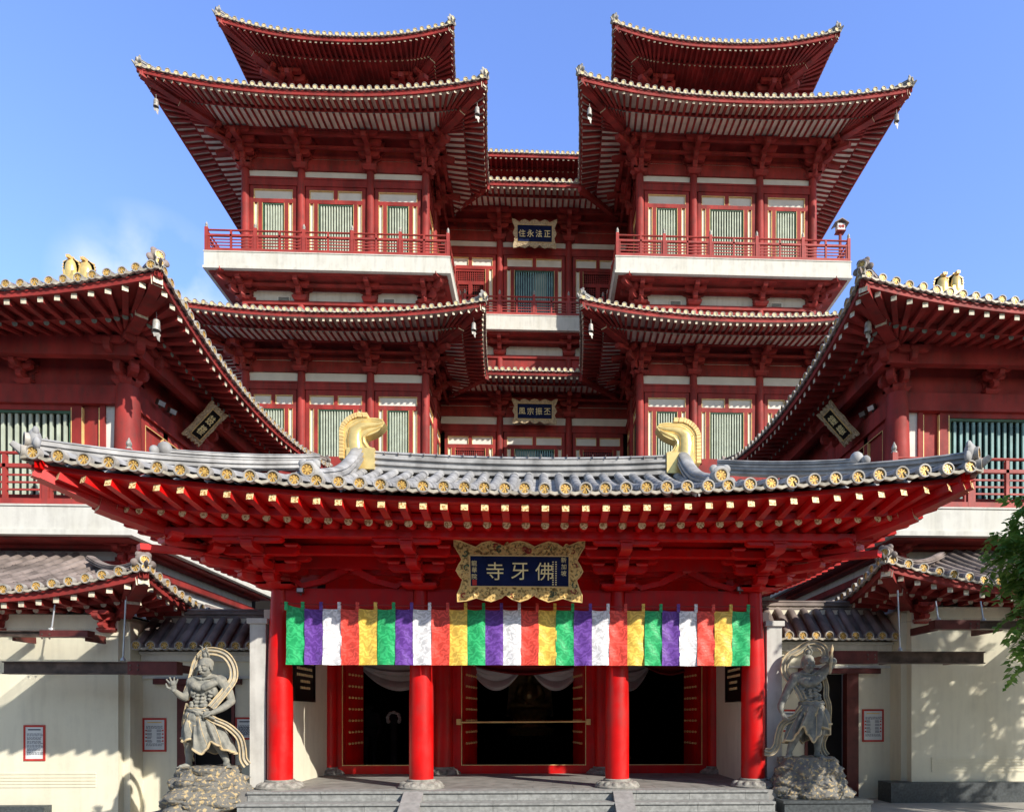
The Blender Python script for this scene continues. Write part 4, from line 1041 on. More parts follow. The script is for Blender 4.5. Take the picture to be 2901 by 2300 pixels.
    mb = MB(); mb.box(-9.25, -5.0, 16.72, 17.1, 3.6, 4.55, 'cream_wall'); sweep(mb, [(-9.3, 16.86, 4.5), (-5.0, 16.86, 4.5)], ridge_prof(.3, .25), 'tile_brown'); mb.build('coping_ridge', w)
    return T
XF.update(sg=1, zs=1, dz=0)
wing('drum tower pavilion with red eaves and sunlit cream wall behind the pale statue', 'sage_slat')
mb = MB(); mb.box(XE, -10.9, 15.45, 15.7, -.6, .02, 'granite_dark'); tag(mb.build('wall_plinth'), 'low dark granite plinth under the sunlit cream wall with a posted notice', 'plinth')
XF.update(sg=-1, zs=1, dz=.2, dx=-.36)
wing('bell tower pavilion with red eaves and shaded cream wall beside the leafy tree', 'teal_slat')
XF.update(sg=1, zs=1, dz=0, dx=0)
mb = MB(); mb.box(8.76, 24, 15.45, 16.06, -.2, .48, 'granite_dark'); tag(mb.build('wall_plinth'), 'low dark granite plinth under the shaded cream wall by the tree', 'plinth')
PK = dict(fr='frame_pale', vertical=True, lobes=(3, 5))
plaque('small tilted black plaque with two gold characters under the drum tower eaves', '鼓樓', at(583, 1203, 22.2), .98, 1.46, .58, 1.05, R(42), R(90), size=.36, group='tilted plaques under the pavilion eaves', **PK)
plaque('small tilted black plaque with two gold characters under the bell tower eaves', '鐘樓', at(2372, 1203, 21.6), .98, 1.46, .58, 1.05, R(42), R(-90), size=.36, group='tilted plaques under the pavilion eaves', **PK)

# wind bells under the corners of the eaves
def bell(label, c, k, grp='wind bells under the eave corners'):
    T = thing('wind_bell', label, 'bell', c, grp); c = V(c)
    mb = MB(); mb.tube([c+V((0, 0, .30*k)), c+V((.01, 0, .1*k)), c], .012*k, 5, 'bronze_grey'); mb.build('hook', T)
    mb = MB(); mb.lathe(c, [(.03*k, 0), (.11*k, -.02*k), (.135*k, -.09*k), (.14*k, -.30*k), (.155*k, -.42*k), (.165*k, -.47*k), (.14*k, -.47*k), (.12*k, -.35*k)], 12, 'bronze_grey'); mb.build('bell_body', T)
    mb = MB(); mb.tube([c+V((0, 0, -.4*k)), c+V((.02*k, 0, -.55*k))], .012*k, 5, 'bronze_grey')
    P = [(-.16, 0), (-.09, .06), (0, .03), (.08, .05), (.15, -.02), (.13, -.12), (.16, -.30), (.07, -.25), (0, -.12), (-.08, -.16)]
    mb.poly([(a*k, b*k) for a, b in P], c+V((.02*k, 0, -.58*k)), (.9, .35, -.2), (.2, 0, 1), (.35, -.9, 0), .012, 'bronze_grey'); mb.build('wind_catcher', T)
bell('grey wind bell under the nearest corner of the drum tower eaves', at(443, 905, 17.6), .62)
bell('grey wind bell under the nearest corner of the bell tower eaves', at(2459, 912, 17.7), .62)
bell('small wind bell under the inner corner of the lower eaves on the drum side tower', at(1342, 915, 33.4), .8)
bell('small wind bell under the inner corner of the lower eaves on the bell side tower', at(1674, 918, 33.4), .8)
bell('small wind bell at the outer corner of the upper eaves on the drum side tower', at(442, 282, 33.4), .8)
bell('small wind bell at the inner corner of the upper eaves on the drum side tower', at(1352, 305, 33.4), .8)
bell('small wind bell at the inner corner of the upper eaves on the bell side tower', at(1670, 308, 33.4), .8)
bell('small wind bell at the outer corner of the upper eaves on the bell side tower', at(2540, 325, 33.4), .8)

# floodlights on the pavilion beams and the gate lintel
def flood(label, c, d, k=1.0):
    T = thing('floodlight', label, 'floodlight', c, 'small floodlights under the eaves'); c, d = V(c), V(d).normalized()
    mb = MB(); mb.bar(c-d*.06*k, c+d*.06*k, .26*k, .18*k, 'steel_dark'); mb.build('housing', T)
    mb = MB(); mb.bar(c+d*.061*k, c+d*.066*k, .22*k, .14*k, 'steel_pale'); mb.build('lens', T)
    mb = MB(); mb.bar(c-d*.05*k+V((0, 0, -.17*k)), c-d*.05*k, .05*k, .05*k, 'steel_dark'); mb.build('mount', T)
for u, v, Y, lab in ((455, 1142, 20.4, 'boxy floodlight on the drum tower beam nearer its corner column'), (487, 1165, 21.2, 'boxy floodlight on the drum tower beam closer to the tilted plaque'),
                     (2470, 1155, 20.6, 'boxy floodlight on the bell tower beam nearer its corner column'), (2445, 1172, 21.2, 'boxy floodlight on the bell tower beam closer to the tilted plaque')):
    flood(lab, at(u, v, Y), (1 if u < 1400 else -1, -.4, -.5), .95)
for u, v, lab in ((851, 1672, 'flat lamp on the gate lintel over the first strip of the valance'), (2097, 1668, 'flat lamp on the gate lintel over the last strip of the valance')):
    flood(lab, at(u, v, 12.8), (0, -1, .1), .5)
for u, v, lab in ((1157, 1497, 'spot lamp under the eave beam above the second gate column'), (1775, 1494, 'spot lamp under the eave beam above the third gate column')):
    flood(lab, at(u, v, 12.0), (.3 if u < 1500 else -.3, -1, -.5), .45)

# glass canopies on steel beams beside the gate
def canopy(label, x0, x1, y0, y1, z, rods, dz=0.0, n=3, up=.0, bh=.24):
    T = thing('glass_canopy', label, 'canopy', ((x0+x1)/2, y1, z), 'glass canopies beside the gate')
    mb = MB(); w = .11
    mb.box(x0, x1, y0-w/2, y0+w/2, z-bh, z, 'steel_dark'); mb.box(x0, x1, y0-w, y0+w, z-.02, z+.003, 'steel_dark'); mb.box(x0, x1, y0-w, y0+w, z-bh-.023, z-bh, 'steel_dark'); mb.build('beam', T)
    s = 1 if x1 < 0 else -1; xe = x1 if s > 0 else x0
    mb = MB(); mb.box(xe-s*1.0, xe+s*.02, y0-w-.012, y0+w+.012, z-bh-.03, z+.01, 'steel_red')
    for a in (.18, .34):
        for b in (.08, .17): mb.lathe((xe-s*(a+.6), y0-w-.012, z-b), [(.02, 0), (.02, .015), (0, .02)], 8, 'steel_dark', 'y')
    mb.build('end_plate', T)
    for k in range(n):
        x = x0+.15+(x1-x0-.3)*k/(n-1); mb = MB(); mb.box(x-.04, x+.04, y0+w, y1, z-.2, z-.03, 'steel_red'); mb.build('cross_beam', T)
    mb = MB(); mb.add([(x0-.1, y0-.25, z+.02), (x1+.1, y0-.25, z+.02), (x1+.1, y1, z+.12+up), (x0-.1, y1, z+.12+up), (x0-.1, y0-.25, z+.035), (x1+.1, y0-.25, z+.035), (x1+.1, y1, z+.135+up), (x0-.1, y1, z+.135+up)],
                      [(0,3,2,1),(4,5,6,7),(0,1,5,4),(1,2,6,5),(2,3,7,6),(3,0,4,7)], 'glass'); mb.build('glass_pane', T)
    for x, y, h in rods:
        mb = MB(); mb.bar((x, y, z+.03), (x, y+.1, z+h), .035, .035, 'steel_pale', n=8); mb.lathe((x, y, z+.03), [(.05, 0), (.05, .04), (.02, .08)], 8, 'steel_pale'); mb.build('hanger_rod', T)
g = bpy.data.materials.new('glass'); g.use_nodes = True; b = g.node_tree.nodes['Principled BSDF']
b.inputs['Base Color'].default_value = (.75, .85, .82, 1); b.inputs['Roughness'].default_value = .05; b.inputs['Transmission Weight'].default_value = .9; b.inputs['IOR'].default_value = 1.2; b.inputs['Alpha'].default_value = .22; M['glass'] = g
canopy('long glass canopy on a dark steel beam above the passage door behind the pale statue', -10.95, -7.35, 14.45, 15.6, 3.22, [(-8.55, 14.5, 1.35)])
canopy('glass canopy higher on the sunlit cream wall with one pale hanger rod', -14.5, -9.5, 14.9, 15.6, 3.93, [(-10.4, 15.0, .62)], n=4, bh=.10)
canopy('glass canopy on a dark steel beam above the passage door behind the shaded statue', 6.85, 10.3, 14.45, 15.6, 3.50, [(8.45, 14.5, 1.4)])
canopy('glass canopy with two hanger rods high on the shaded cream wall by the tree', 9.2, 14.0, 14.5, 15.6, 4.20, [(9.45, 14.7, .5), (10.5, 14.7, .5)], n=4, bh=.16)

# framed notices on the walls
def notice(label, u0, v0, u1, v1, Y, kind):
    a, b = at(u0, v0, Y), at(u1, v1, Y); x0, x1, z1, z0 = a.x, b.x, a.z, b.z
    T = thing('wall_notice', label, 'notice', ((x0+x1)/2, Y, z0), 'red framed notices on the walls'); w = .045
    mb = MB(); y = Y-.02
    for X0, X1, Z0, Z1 in ((x0, x1, z1-w, z1), (x0, x1, z0, z0+w), (x0, x0+w, z0+w, z1-w), (x1-w, x1, z0+w, z1-w)): mb.box(X0, X1, y, Y, Z0, Z1, 'poster_red')
    mb.build('frame', T)
    mb = MB(); mb.box(x0+w, x1-w, y+.006, Y, z0+w, z1-w, 'paper'); mb.build('sheet', T)
    mb = MB(); random.seed(int(u0)); W = x1-x0-2*w; Hh = z1-z0-2*w; cx = (x0+x1)/2; yy = y+.0055
    L = lambda xx0, xx1, z, h, m: mb.box(xx0, xx1, yy-.001, yy+.003, z, z+h, m)
    L(cx-W*.36, cx+W*.36, z1-w-.075, .028, 'gold_trim' if kind == 1 else 'ink')
    for r in range(6):
        z = z1-w-.16-(Hh-.2)*r/6.2
        for q in range(3):
            if kind == 1 and 0 < r < 5:
                for s in (-1, 1):
                    xx = cx+s*W*.24; L(xx-W*.13, xx+W*.13*random.uniform(.5, 1), z-.022*q, .010, 'ink')
                    if q == 0: L(cx+s*W*.42-.018, cx+s*W*.42+.018, z-.03, .035, 'poster_red')
            else:
                xx = cx-W*.42
                while xx < cx+W*.38:
                    d = random.uniform(.02, .07); L(xx, xx+d, z-.024*q, .011, 'ink'); xx += d+.014
    if kind != 1:
        pass
    mb.build('lettering', T)
notice('narrow red framed notice on the sunlit wall away from the pale statue', 68, 2053, 129, 2154, 15.70, 0)
notice('red framed notice with red icons on the passage wall beside the pale statue', 405, 2033, 472, 2128, 16.40, 1)
notice('red framed notice half hidden between the pale statue and the gate pier', 667, 2031, 723, 2094, 16.40, 0)
notice('red framed notice half hidden behind the arm of the shaded statue', 2200, 2009, 2262, 2072, 16.40, 0)
notice('red framed notice with red icons between the passage door and the shaded wall corner', 2442, 2008, 2503, 2100, 16.40, 1)

# small roofed lantern on the tower railing
def lantern():
    c = at(2380, 655, 36.6); T = thing('roofed_lantern', 'small red and white roofed lantern above the railing of the bell side tower', 'lantern', c)
    x, y, z = c; mb = MB(); mb.box(x-.21, x+.21, y-.16, y+.16, z-.05, z+.33, 'paper'); mb.build('body', T)
    mb = MB()
    for s in (-1, 1): mb.add([(x, y-.28, z+.56), (x, y+.28, z+.56), (x+s*.40, y+.28, z+.32), (x+s*.40, y-.28, z+.32), (x, y-.28, z+.51), (x, y+.28, z+.51), (x+s*.40, y+.28, z+.27), (x+s*.40, y-.28, z+.27)], [(0,1,2,3),(4,7,6,5),(0,3,7,4),(1,5,6,2),(2,6,7,3)], 'tile_brown')
    mb.build('roof', T)
    lettering('光明', .16, (x, y-.163, z+.15), (1, 0, 0), (0, 0, 1), (0, -1, 0), 'poster_red', T, 'lettering', .02)
    mb = MB(); mb.box(x-.25, x+.25, y-.2, y+.2, z-.10, z-.05, 'tower_red'); mb.box(x-.06, x+.06, y-.06, y+.06, z-1.8, z-.1, 'tower_red'); mb.build('stand', T)
lantern()

# ------------------------------------------------------------------ tree beside the shaded wall
def tree():
    T = thing('leafy_tree', 'leafy green tree reaching in beside the shaded cream wall', 'tree', (13.2, 9.6, 0)); random.seed(21)
    mb = MB(); mb.tube([(13.2, 9.6, -.1), (13.15, 9.62, 1.2), (13.0, 9.6, 2.4), (12.9, 9.7, 3.6), (12.7, 9.6, 5.2)], [.24, .19, .17, .13, .06], 10, 'bark')
    cl = []
    def crown(c, r, n):
        out = []
        while len(out) < n:
            p = V((random.uniform(-1, 1), random.uniform(-1, 1), random.uniform(-1, 1)))
            if p.length < 1: out.append(V((c[0]+p.x*r[0], c[1]+p.y*r[1], c[2]+p.z*r[2])))
        return out
    cl += crown((13.9, 9.8, 6.5), (4.3, 1.9, 2.5), 300) + crown((9.5, 9.7, 4.6), (1.2, .8, 1.4), 60) + crown((11.0, 10.0, 5.3), (1.6, 1.2, 2.0), 90)
    for k, (u, v) in enumerate(((2815, 1560), (2850, 1500), (2880, 1455), (2865, 1620), (2885, 1700), (2895, 1770), (2885, 1840), (2895, 1560), (2860, 1540), (2895, 1660), (2890, 1480))):
        cl += [at(u+42, v, 11.1)+V((random.uniform(-.1, .1), 0, random.uniform(-.1, .1)))]; cl += [at(u+38, v, 11.1)+V((random.uniform(-.05, .05), random.uniform(-.4, .4), random.uniform(-.05, .05)))]
    for c in random.sample(cl, 26):
        mb.tube([(12.95, 9.65, random.uniform(2.6, 4.4)), V((12.9, 9.65, 4.2)).lerp(c, .5)+V((0, 0, .25)), c], [.06, .035, .01], 6, 'bark')
    mb.build('trunk', T)
    lb = [MB(), MB()]
    for c in cl:
        nb = random.randint(6, 9)
        for b in range(nb):                              # a spray: a drooping twig with paired leaflets
            d = V((random.gauss(0, 1), random.gauss(0, 1), random.gauss(-.15, .5))).normalized(); L = random.uniform(.28, .5)
            o = c+V((random.gauss(0, .18), random.gauss(0, .18), random.gauss(0, .16)))
            for i in range(8):
                t = (i+1)/8; p = o+d*(L*t)+V((0, 0, -.22*t*t)); sd = d.cross(V((0, 0, 1))).normalized()
                for s in (-1, 1):
                    ld = (sd*s+d*.6+V((0, 0, random.uniform(-.7, .05)))).normalized(); l = random.uniform(.12, .19)*(1.1-.5*abs(t-.5)); w = l*.30
                    wv = ld.cross(V((random.gauss(0, .4), random.gauss(0, .4), 1))).normalized()*w
                    m = lb[0] if random.random() < .78 else lb[1]
                    m.add([p, p+ld*l*.45+wv, p+ld*l+V((0, 0, -.02)), p+ld*l*.45-wv], [(0, 1, 2), (0, 2, 3)], 'leaf' if m is lb[0] else 'leaf_young')
    for m, nme in zip(lb, ('crown', 'young_leaves')): m.build(nme, T, 0)
tree()
# ------------------------------------------------------------------ guardian statues on rocks
from mathutils import noise
def limb(mb, pts, rs, m, flat=1.0, sub=5):
    """a tapering limb through joints, smoothed between them"""
    P, Q = [], []
    pts = [V(p) for p in pts]; n = len(pts)
    for i in range(n-1):
        p0, p1, p2, p3 = pts[max(i-1, 0)], pts[i], pts[i+1], pts[min(i+2, n-1)]
        for k in range(sub):
            t = k/sub; P.append(.5*((2*p1)+(p2-p0)*t+(2*p0-5*p1+4*p2-p3)*t*t+(3*p1-p0-3*p2+p3)*t**3)); Q.append(rs[i]*(1-t)+rs[i+1]*t)
    P.append(pts[-1]); Q.append(rs[-1])
    mb.tube(P, Q, 10, m, flat); mb.ball(P[0], Q[0], m, 10, 7); mb.ball(P[-1], Q[-1], m, 10, 7)
def fused(mb, name, par, o, voxel=.0095, sm=1):
    for i, p in enumerate(mb.v): mb.v[i] = (p[0]+o[0], p[1]+o[1], p[2]+o[2])
    ob = mb.build(name, par, 0)
    r = ob.modifiers.new('fuse', 'REMESH'); r.mode = 'VOXEL'; r.voxel_size = voxel; r.use_smooth_shade = True
    s = ob.modifiers.new('smooth', 'SMOOTH'); s.iterations = sm; s.factor = .5
    return ob
def hand(mb, w, d, palm_n, m, spread=.25, curl=.3, s=1.0, thumb=1):
    """palm and five fingers; d = finger direction, palm_n = where the palm faces"""
    w, d, pn = V(w), V(d).normalized(), V(palm_n).normalized(); sd = d.cross(pn).normalized()
    c = w+d*.055*s
    limb(mb, [w, c, w+d*.10*s], [.030*s, .042*s, .040*s], m, .6)
    for i, L in enumerate((.085, .098, .090, .070)):
        off = (i-1.5)*.024*s; b = w+d*.095*s+sd*off; dd = (d+sd*((i-1.5)*spread*.5)).normalized()
        k1 = b+dd*L*.5*s+pn*(curl*.02*s); k2 = b+dd*L*(1-curl*.35)*s+pn*(curl*L*.9*s)
        limb(mb, [b, k1, k2], [.0145*s, .0135*s, .011*s], m, 1, 3)
    b = w+d*.03*s+sd*(-.038*s*thumb); limb(mb, [b, b+(d*.6-sd*thumb).normalized()*.045*s+pn*.01*s, b+(d-sd*thumb*.6).normalized()*.085*s+pn*.02*s], [.020*s, .017*s, .012*s], m, 1, 3)
def head(mb, c, yaw, pitch, m, s=1.0):
    rot = Matrix.Rotation(yaw, 3, 'Z') @ Matrix.Rotation(pitch, 3, 'X'); c = V(c)
    P = lambda x, y, z: c+rot @ V((x*s, y*s, z*s))
    B = lambda x, y, z, rx, ry, rz: mb.ball(P(x, y, z), V((rx*s, ry*s, rz*s)), m, 12, 9, rot)
    B(0, .01, .035, .098, .115, .105); B(0, -.03, -.06, .078, .085, .085); B(0, -.05, -.115, .05, .05, .038)     # skull, jaw, chin
    for q in (-1, 1):
        B(q*.042, -.088, .034, .036, .024, .011); B(q*.055, -.085, -.035, .032, .032, .026); B(q*.038, -.098, .004, .018, .014, .014)    # brow, cheek, eye
        B(q*.098, .0, -.02, .018, .03, .055)                                                                   # ear with long lobe
    B(0, -.118, -.005, .016, .026, .040); B(0, -.130, -.036, .028, .022, .017); B(0, -.116, -.073, .044, .022, .010); B(0, -.102, -.093, .034, .020, .011)
    return P
def muscle_torso(mb, ch, ab, wa, sl, sr, m):
    ch, ab, wa, sl, sr = map(V, (ch, ab, wa, sl, sr)); S = (sr-sl); u = S.normalized(); up = (ch-wa).normalized()
    mb.ball(ch+up*.02, V((.215, .125, .175)), m, 14, 10); mb.ball(ab, V((.150, .100, .15)), m, 14, 10); mb.ball(wa, V((.165, .115, .12)), m, 14, 10)
    limb(mb, [sl, (sl+sr)/2+V((0, .03, .045)), sr], [.080, .095, .080], m)
    for s in (-1, 1):
        limb(mb, [ch+u*(s*.05)+V((0, -.115, .0)), ch+u*(s*.13)+V((0, -.110, .045)), ch+u*(s*.215)+V((0, -.055, .085))], [.068, .076, .062], m, .8)          # chest
        mb.ball(ch+u*(s*.195)+V((0, -.02, -.09)), V((.050, .085, .10)), m, 10, 8)
        for r in range(3):                                                                                    # ribs and flanks
            mb.ball(ch+u*(s*(.150-.01*r))+V((0, -.092, -.10-.062*r)), V((.050, .034, .024)), m, 9, 7, Matrix.Rotation(s*R(24), 3, 'Y'))
        for r in range(4):                                                                                    # belly
            p = ch.lerp(wa, .34+.17*r); mb.ball(p+u*(s*.048)+V((0, -.118+.006*r, 0)), V((.043, .034, .031)), m, 9, 7)
        mb.ball(wa+u*(s*.115)+V((0, -.07, .06)), V((.058, .055, .05)), m, 9, 7); mb.ball(wa+u*(s*.125)+V((0, -.065, .125)), V((.045, .05, .034)), m, 9, 7)
        limb(mb, [(sl if s < 0 else sr)+u*(-s*.05)+V((0, -.06, .07)), ch+V((0, -.10, .16))+u*(s*.02)], [.022, .020], m)
def ribbon(mb, pts, w, m, edge, th=.012, tw=None, sub=6):
    """a scarf: a pleated band along a path with gilt edges"""
    pts = [V(p) for p in pts]; n = len(pts); P = []
    for i in range(n-1):
        p0, p1, p2, p3 = pts[max(i-1, 0)], pts[i], pts[i+1], pts[min(i+2, n-1)]
        for k in range(sub):
            t = k/sub; P.append(.5*((2*p1)+(p2-p0)*t+(2*p0-5*p1+4*p2-p3)*t*t+(3*p1-p0-3*p2+p3)*t**3))
    P.append(pts[-1]); N = len(P); rows = []; A, B, D = [], [], []
    for i, p in enumerate(P):
        d = (P[min(i+1, N-1)]-P[max(i-1, 0)]).normalized(); u = d.cross(V((0, 1, 0))); u = u.normalized() if u.length > .05 else V((1, 0, 0))
        v = u.cross(d).normalized(); ww = w[0]+(w[1]-w[0])*i/(N-1) if isinstance(w, tuple) else w
        rows.append([p+u*(ww*x)+v*y for x, y in ((-.5, 0), (-.25, .022), (0, -.012), (.25, .022), (.5, 0), (.25, .040), (0, .015), (-.25, .040), (-.5, 0))])
        A.append(p-u*ww*.5); B.append(p+u*ww*.5); D.append(p-v*.012)
    mb.grid(rows, m)
    for L, r in ((A, .012), (B, .012), (D, .006)): mb.tube(L, r, 6, edge)
def skirt(mb, waist, hem, m, edge, n=108, rows=16, folds=9, amp=.06, seed=1):
    """cloth from an elliptical waist to an uneven hem (hem(a) gives the point under angle a)"""
    W = V(waist[0]); rx, ry = waist[1:]; G = []; random.seed(seed); ph = random.uniform(0, 6)
    for j in range(rows+1):
        t = j/rows; row = []
        for i in range(n+1):
            a = 2*math.pi*i/n; p = W+V((rx*math.cos(a), ry*math.sin(a), 0)); q = V(hem(a)); c = p.lerp(q, t); 
            bl = math.sin(math.pi*min(1, t*1.1))*.04; o = V((math.cos(a), math.sin(a), 0))
            f = amp*t**.6*(1.9*abs(math.sin(a*folds/2+ph+t*1.9))-1.1+.5*math.sin(a*folds*1.7+2*ph))
            row.append(c+o*(bl+f))
        G.append(row)
    mb.grid(G, m); inn = [[V(p)-V((math.cos(2*math.pi*i/n), math.sin(2*math.pi*i/n), 0))*.025 for i, p in enumerate(r)] for r in G]
    mb.grid(inn[::-1], m)
    mb.tube(G[-1], .022, 6, edge)
    for i in range(0, n, 12): mb.tube([V(G[j][i])+V((math.cos(2*math.pi*i/n), math.sin(2*math.pi*i/n), 0))*.004 for j in range(2, rows+1)], .007, 5, edge)
    b = [W+V((rx*1.06*math.cos(2*math.pi*i/40), ry*1.06*math.sin(2*math.pi*i/40), .01*math.sin(i*1.3))) for i in range(41)]
    mb.tube(b, .035, 8, m); mb.tube([p+V((0, 0, .035)) for p in b], .012, 6, edge)
def rock(label_par, c, rx, ry, h, seed, tiers):
    mb = MB(); c = V(c); n, k = 110, 46; rows = []
    for j in range(k+1):
        t = j/k; row = []
        sc = 1.0
        for (t0, s0), (t1, s1) in zip(tiers[:-1], tiers[1:]):
            if t0 <= t <= t1: sc = s0+(s1-s0)*(t-t0)/(t1-t0)
        for i in range(n):
            a = 2*math.pi*i/n; p = V((math.cos(a), math.sin(a), t*2.0))
            vd = noise.voronoi(p*1.7+V((seed, seed, 0)))[0]; v2 = noise.voronoi(p*4.2+V((0, seed, seed)))[0]; q = .86+.13*noise.noise(p*1.4+V((seed, 0, 0)))+.26*min(.6, vd[1]-vd[0])+.11*min(.5, v2[1]-v2[0])+.03*noise.noise(p*9)
            row.append(c+V((rx*sc*q*math.cos(a), ry*sc*q*math.sin(a), h*t+.03*noise.noise(p*4))))
        rows.append(row+[row[0]])
    mb.grid(rows, 'rock'); top = [sum((V(p) for p in rows[-1][:-1]), V())/n]
    mb.add(rows[-1][:-1]+top, [(i, (i+1) % n, n) for i in range(n)], 'rock')
    return mb.build('rock_base', label_par, 50)

def statue_pale():
    o = at(585, 2174, 12.65); T = thing('guardian_statue', 'muscular stone guardian on a gilt flecked rock, open palm raised, in full sun', 'statue', (o.x, o.y, o.z-.78), 'stone guardians beside the gate')
    m, e, sf = 'statue_stone', 'statue_gilt', 'scarf_stone'; mb = MB()
    sl, sr = (-.235, 0, 1.63), (.25, 0, 1.65)
    muscle_torso(mb, (-.03, 0, 1.50), (-.08, 0, 1.27), (-.11, 0, 1.10), sl, sr, m)
    limb(mb, [(.0, .02, 1.66), (.005, 0, 1.80)], [.085, .075], m)
    P = head(mb, (.01, -.03, 1.905), R(-22), R(14), m, 1.24)
    for s, c in ((-1, sl), (1, sr)): mb.ball(V(c)+V((s*.03, 0, -.03)), V((.105, .095, .115)), m, 12, 9)
    limb(mb, [sl, (-.34, .04, 1.46), (-.39, .0, 1.31)], [.095, .088, .066], m); limb(mb, [(-.39, 0, 1.31), (-.435, -.10, 1.36), (-.47, -.22, 1.44)], [.066, .066, .042], m)
    hand(mb, (-.475, -.23, 1.44), (-.10, -.05, 1), (.1, -1, .05), m, .75, .08, 1.30, 1)
    limb(mb, [sr, (.375, .03, 1.46), (.45, .03, 1.25)], [.098, .090, .068], m); limb(mb, [(.45, .03, 1.25), (.36, -.10, 1.13), (.20, -.19, 1.03)], [.072, .068, .045], m)
    hand(mb, (.20, -.19, 1.03), (-1, -.15, -.1), (0, .5, -1), m, .1, 1.1, 1.15, -1)
    for a, b, c, d in (((-.16, 0, .95), (-.30, -.05, .50), (-.34, .02, .12), (-.40, -.14, .03)), ((.03, 0, .95), (.20, -.05, .48), (.36, .03, .12), (.46, -.12, .03))):
        limb(mb, [a, V(a).lerp(V(b), .5)+V((0, -.03, 0)), b], [.13, .115, .082], m); mb.ball(V(b)+V((0, -.05, .0)), .06, m, 10, 7)
        limb(mb, [b, V(b).lerp(V(c), .4)+V((0, .045, 0)), c], [.08, .085, .05], m); limb(mb, [c, V(c)+V((0, -.02, -.06)), d], [.055, .06, .042], m, .8)
        mb.ball(V(c)+V((0, .04, -.07)), V((.05, .055, .05)), m, 9, 7)
        for q in range(5): f = V(d)+(V(d)-V(c)).normalized()*.05; f.z = .02; mb.ball(f+V(((q-2)*.024, .01*abs(q-1), 0)), V((.015, .032, .018)), m, 7, 5)
    fused(mb, 'body', T, o)
    mb = MB(); mb.ball(P(0, .03, .165), V((.048, .048, .05)), m, 12, 9)
    mb.tube([P(.065*math.cos(k*.3142), .03, .165+.065*math.sin(k*.3142)) for k in range(21)], .014, 6, e)
    for q in (-1, 1): limb(mb, [P(0, .03, .21), P(q*.05, .03, .25), P(q*.03, .03, .285), P(q*.08, .03, .32)], [.022, .018, .014, .008], e, 1, 4)
    fused(mb, 'topknot', T, o, .010, 2)
    mb = MB()
    def hem(a):
        c, s = math.cos(a), math.sin(a); x = .06+.46*c if c > 0 else .06+.45*c
        L = [(-.40, .56), (-.30, .49), (-.20, .55), (-.08, .36), (.03, .27), (.12, .36), (.20, .50), (.32, .43), (.42, .34), (.55, .28)]
        z = next((z0+(z1-z0)*(.5-.5*math.cos(math.pi*(x-x0)/(x1-x0))) for (x0, z0), (x1, z1) in zip(L[:-1], L[1:]) if x0 <= x <= x1), .5)
        return (x, .25*s-.01, z if s < .1 else z*.5+.12)
    skirt(mb, ((-.11, 0, 1.06), .185, .15), hem, m, e, seed=4)
    def flap(a): c, s = math.cos(a), math.sin(a); return (-.12+.25*c, .19*s, .86-.07*math.cos(4*a))
    skirt(mb, ((-.11, 0, 1.08), .20, .165), flap, m, e, rows=7, amp=.02, folds=9, seed=2)
    mb.ball((-.05, -.19, 1.02), V((.07, .05, .06)), m); s = mb
    for i, p in enumerate(s.v): s.v[i] = (p[0]+o.x, p[1]+o.y, p[2]+o.z)
    s.build('skirt', T)
    mb = MB()
    Lp = [(-.40, .02, 1.30), (-.31, -.02, 1.50), (-.29, .08, 1.74), (-.24, .12, 2.00), (-.10, .13, 2.18), (.10, .14, 2.20), (.30, .13, 2.12), (.44, .10, 1.92), (.47, .06, 1.68), (.38, -.06, 1.45), (.27, -.12, 1.28), (.17, -.17, 1.13)]
    ribbon(mb, Lp, .135, sf, e)
    ribbon(mb, [(.02, -.20, 1.04), (.22, -.17, .90), (.45, -.12, .78), (.62, -.04, .58), (.655, .02, .36), (.66, .05, .16), (.73, .06, .04)], (.10, .14), sf, e)
    ribbon(mb, [(-.36, .05, 1.20), (-.42, .10, 1.02), (-.46, .12, .80), (-.40, .14, .55), (-.42, .15, .30), (-.36, .15, .10)], (.09, .12), sf, e)
    mb.tube([(-.14, -.21, 1.07), (.10, -.22, .98), (.26, -.21, .92)], .022, 8, m)
    for i, p in enumerate(mb.v): mb.v[i] = (p[0]+o.x, p[1]+o.y, p[2]+o.z)
    mb.build('scarf', T)
    rock(T, (o.x+.02, o.y+.04, .28), .84, .72, o.z-.25, 3.0, [(0, 1.0), (.12, 1.06), (.42, .98), (.5, .84), (.74, .82), (.8, .72), (1, .68)])
    mb = MB(); mb.add([(-1.05+o.x, 11.9, .26), (-4.98, 11.9, .26), (-4.98, 13.4, .26), (-1.05+o.x, 13.4, .26)]+[(-1.05+o.x, 11.9, -.6), (-4.98, 11.9, -.6), (-4.98, 13.4, -.6), (-1.05+o.x, 13.4, -.6)], [(0, 1, 2, 3), (0, 4, 5, 1), (0, 3, 7, 4), (1, 5, 6, 2)], 'floor_stone')
    tag(mb.build('stone_plinth'), 'low flat stone plinth under the sunlit statue', 'plinth')
statue_pale()
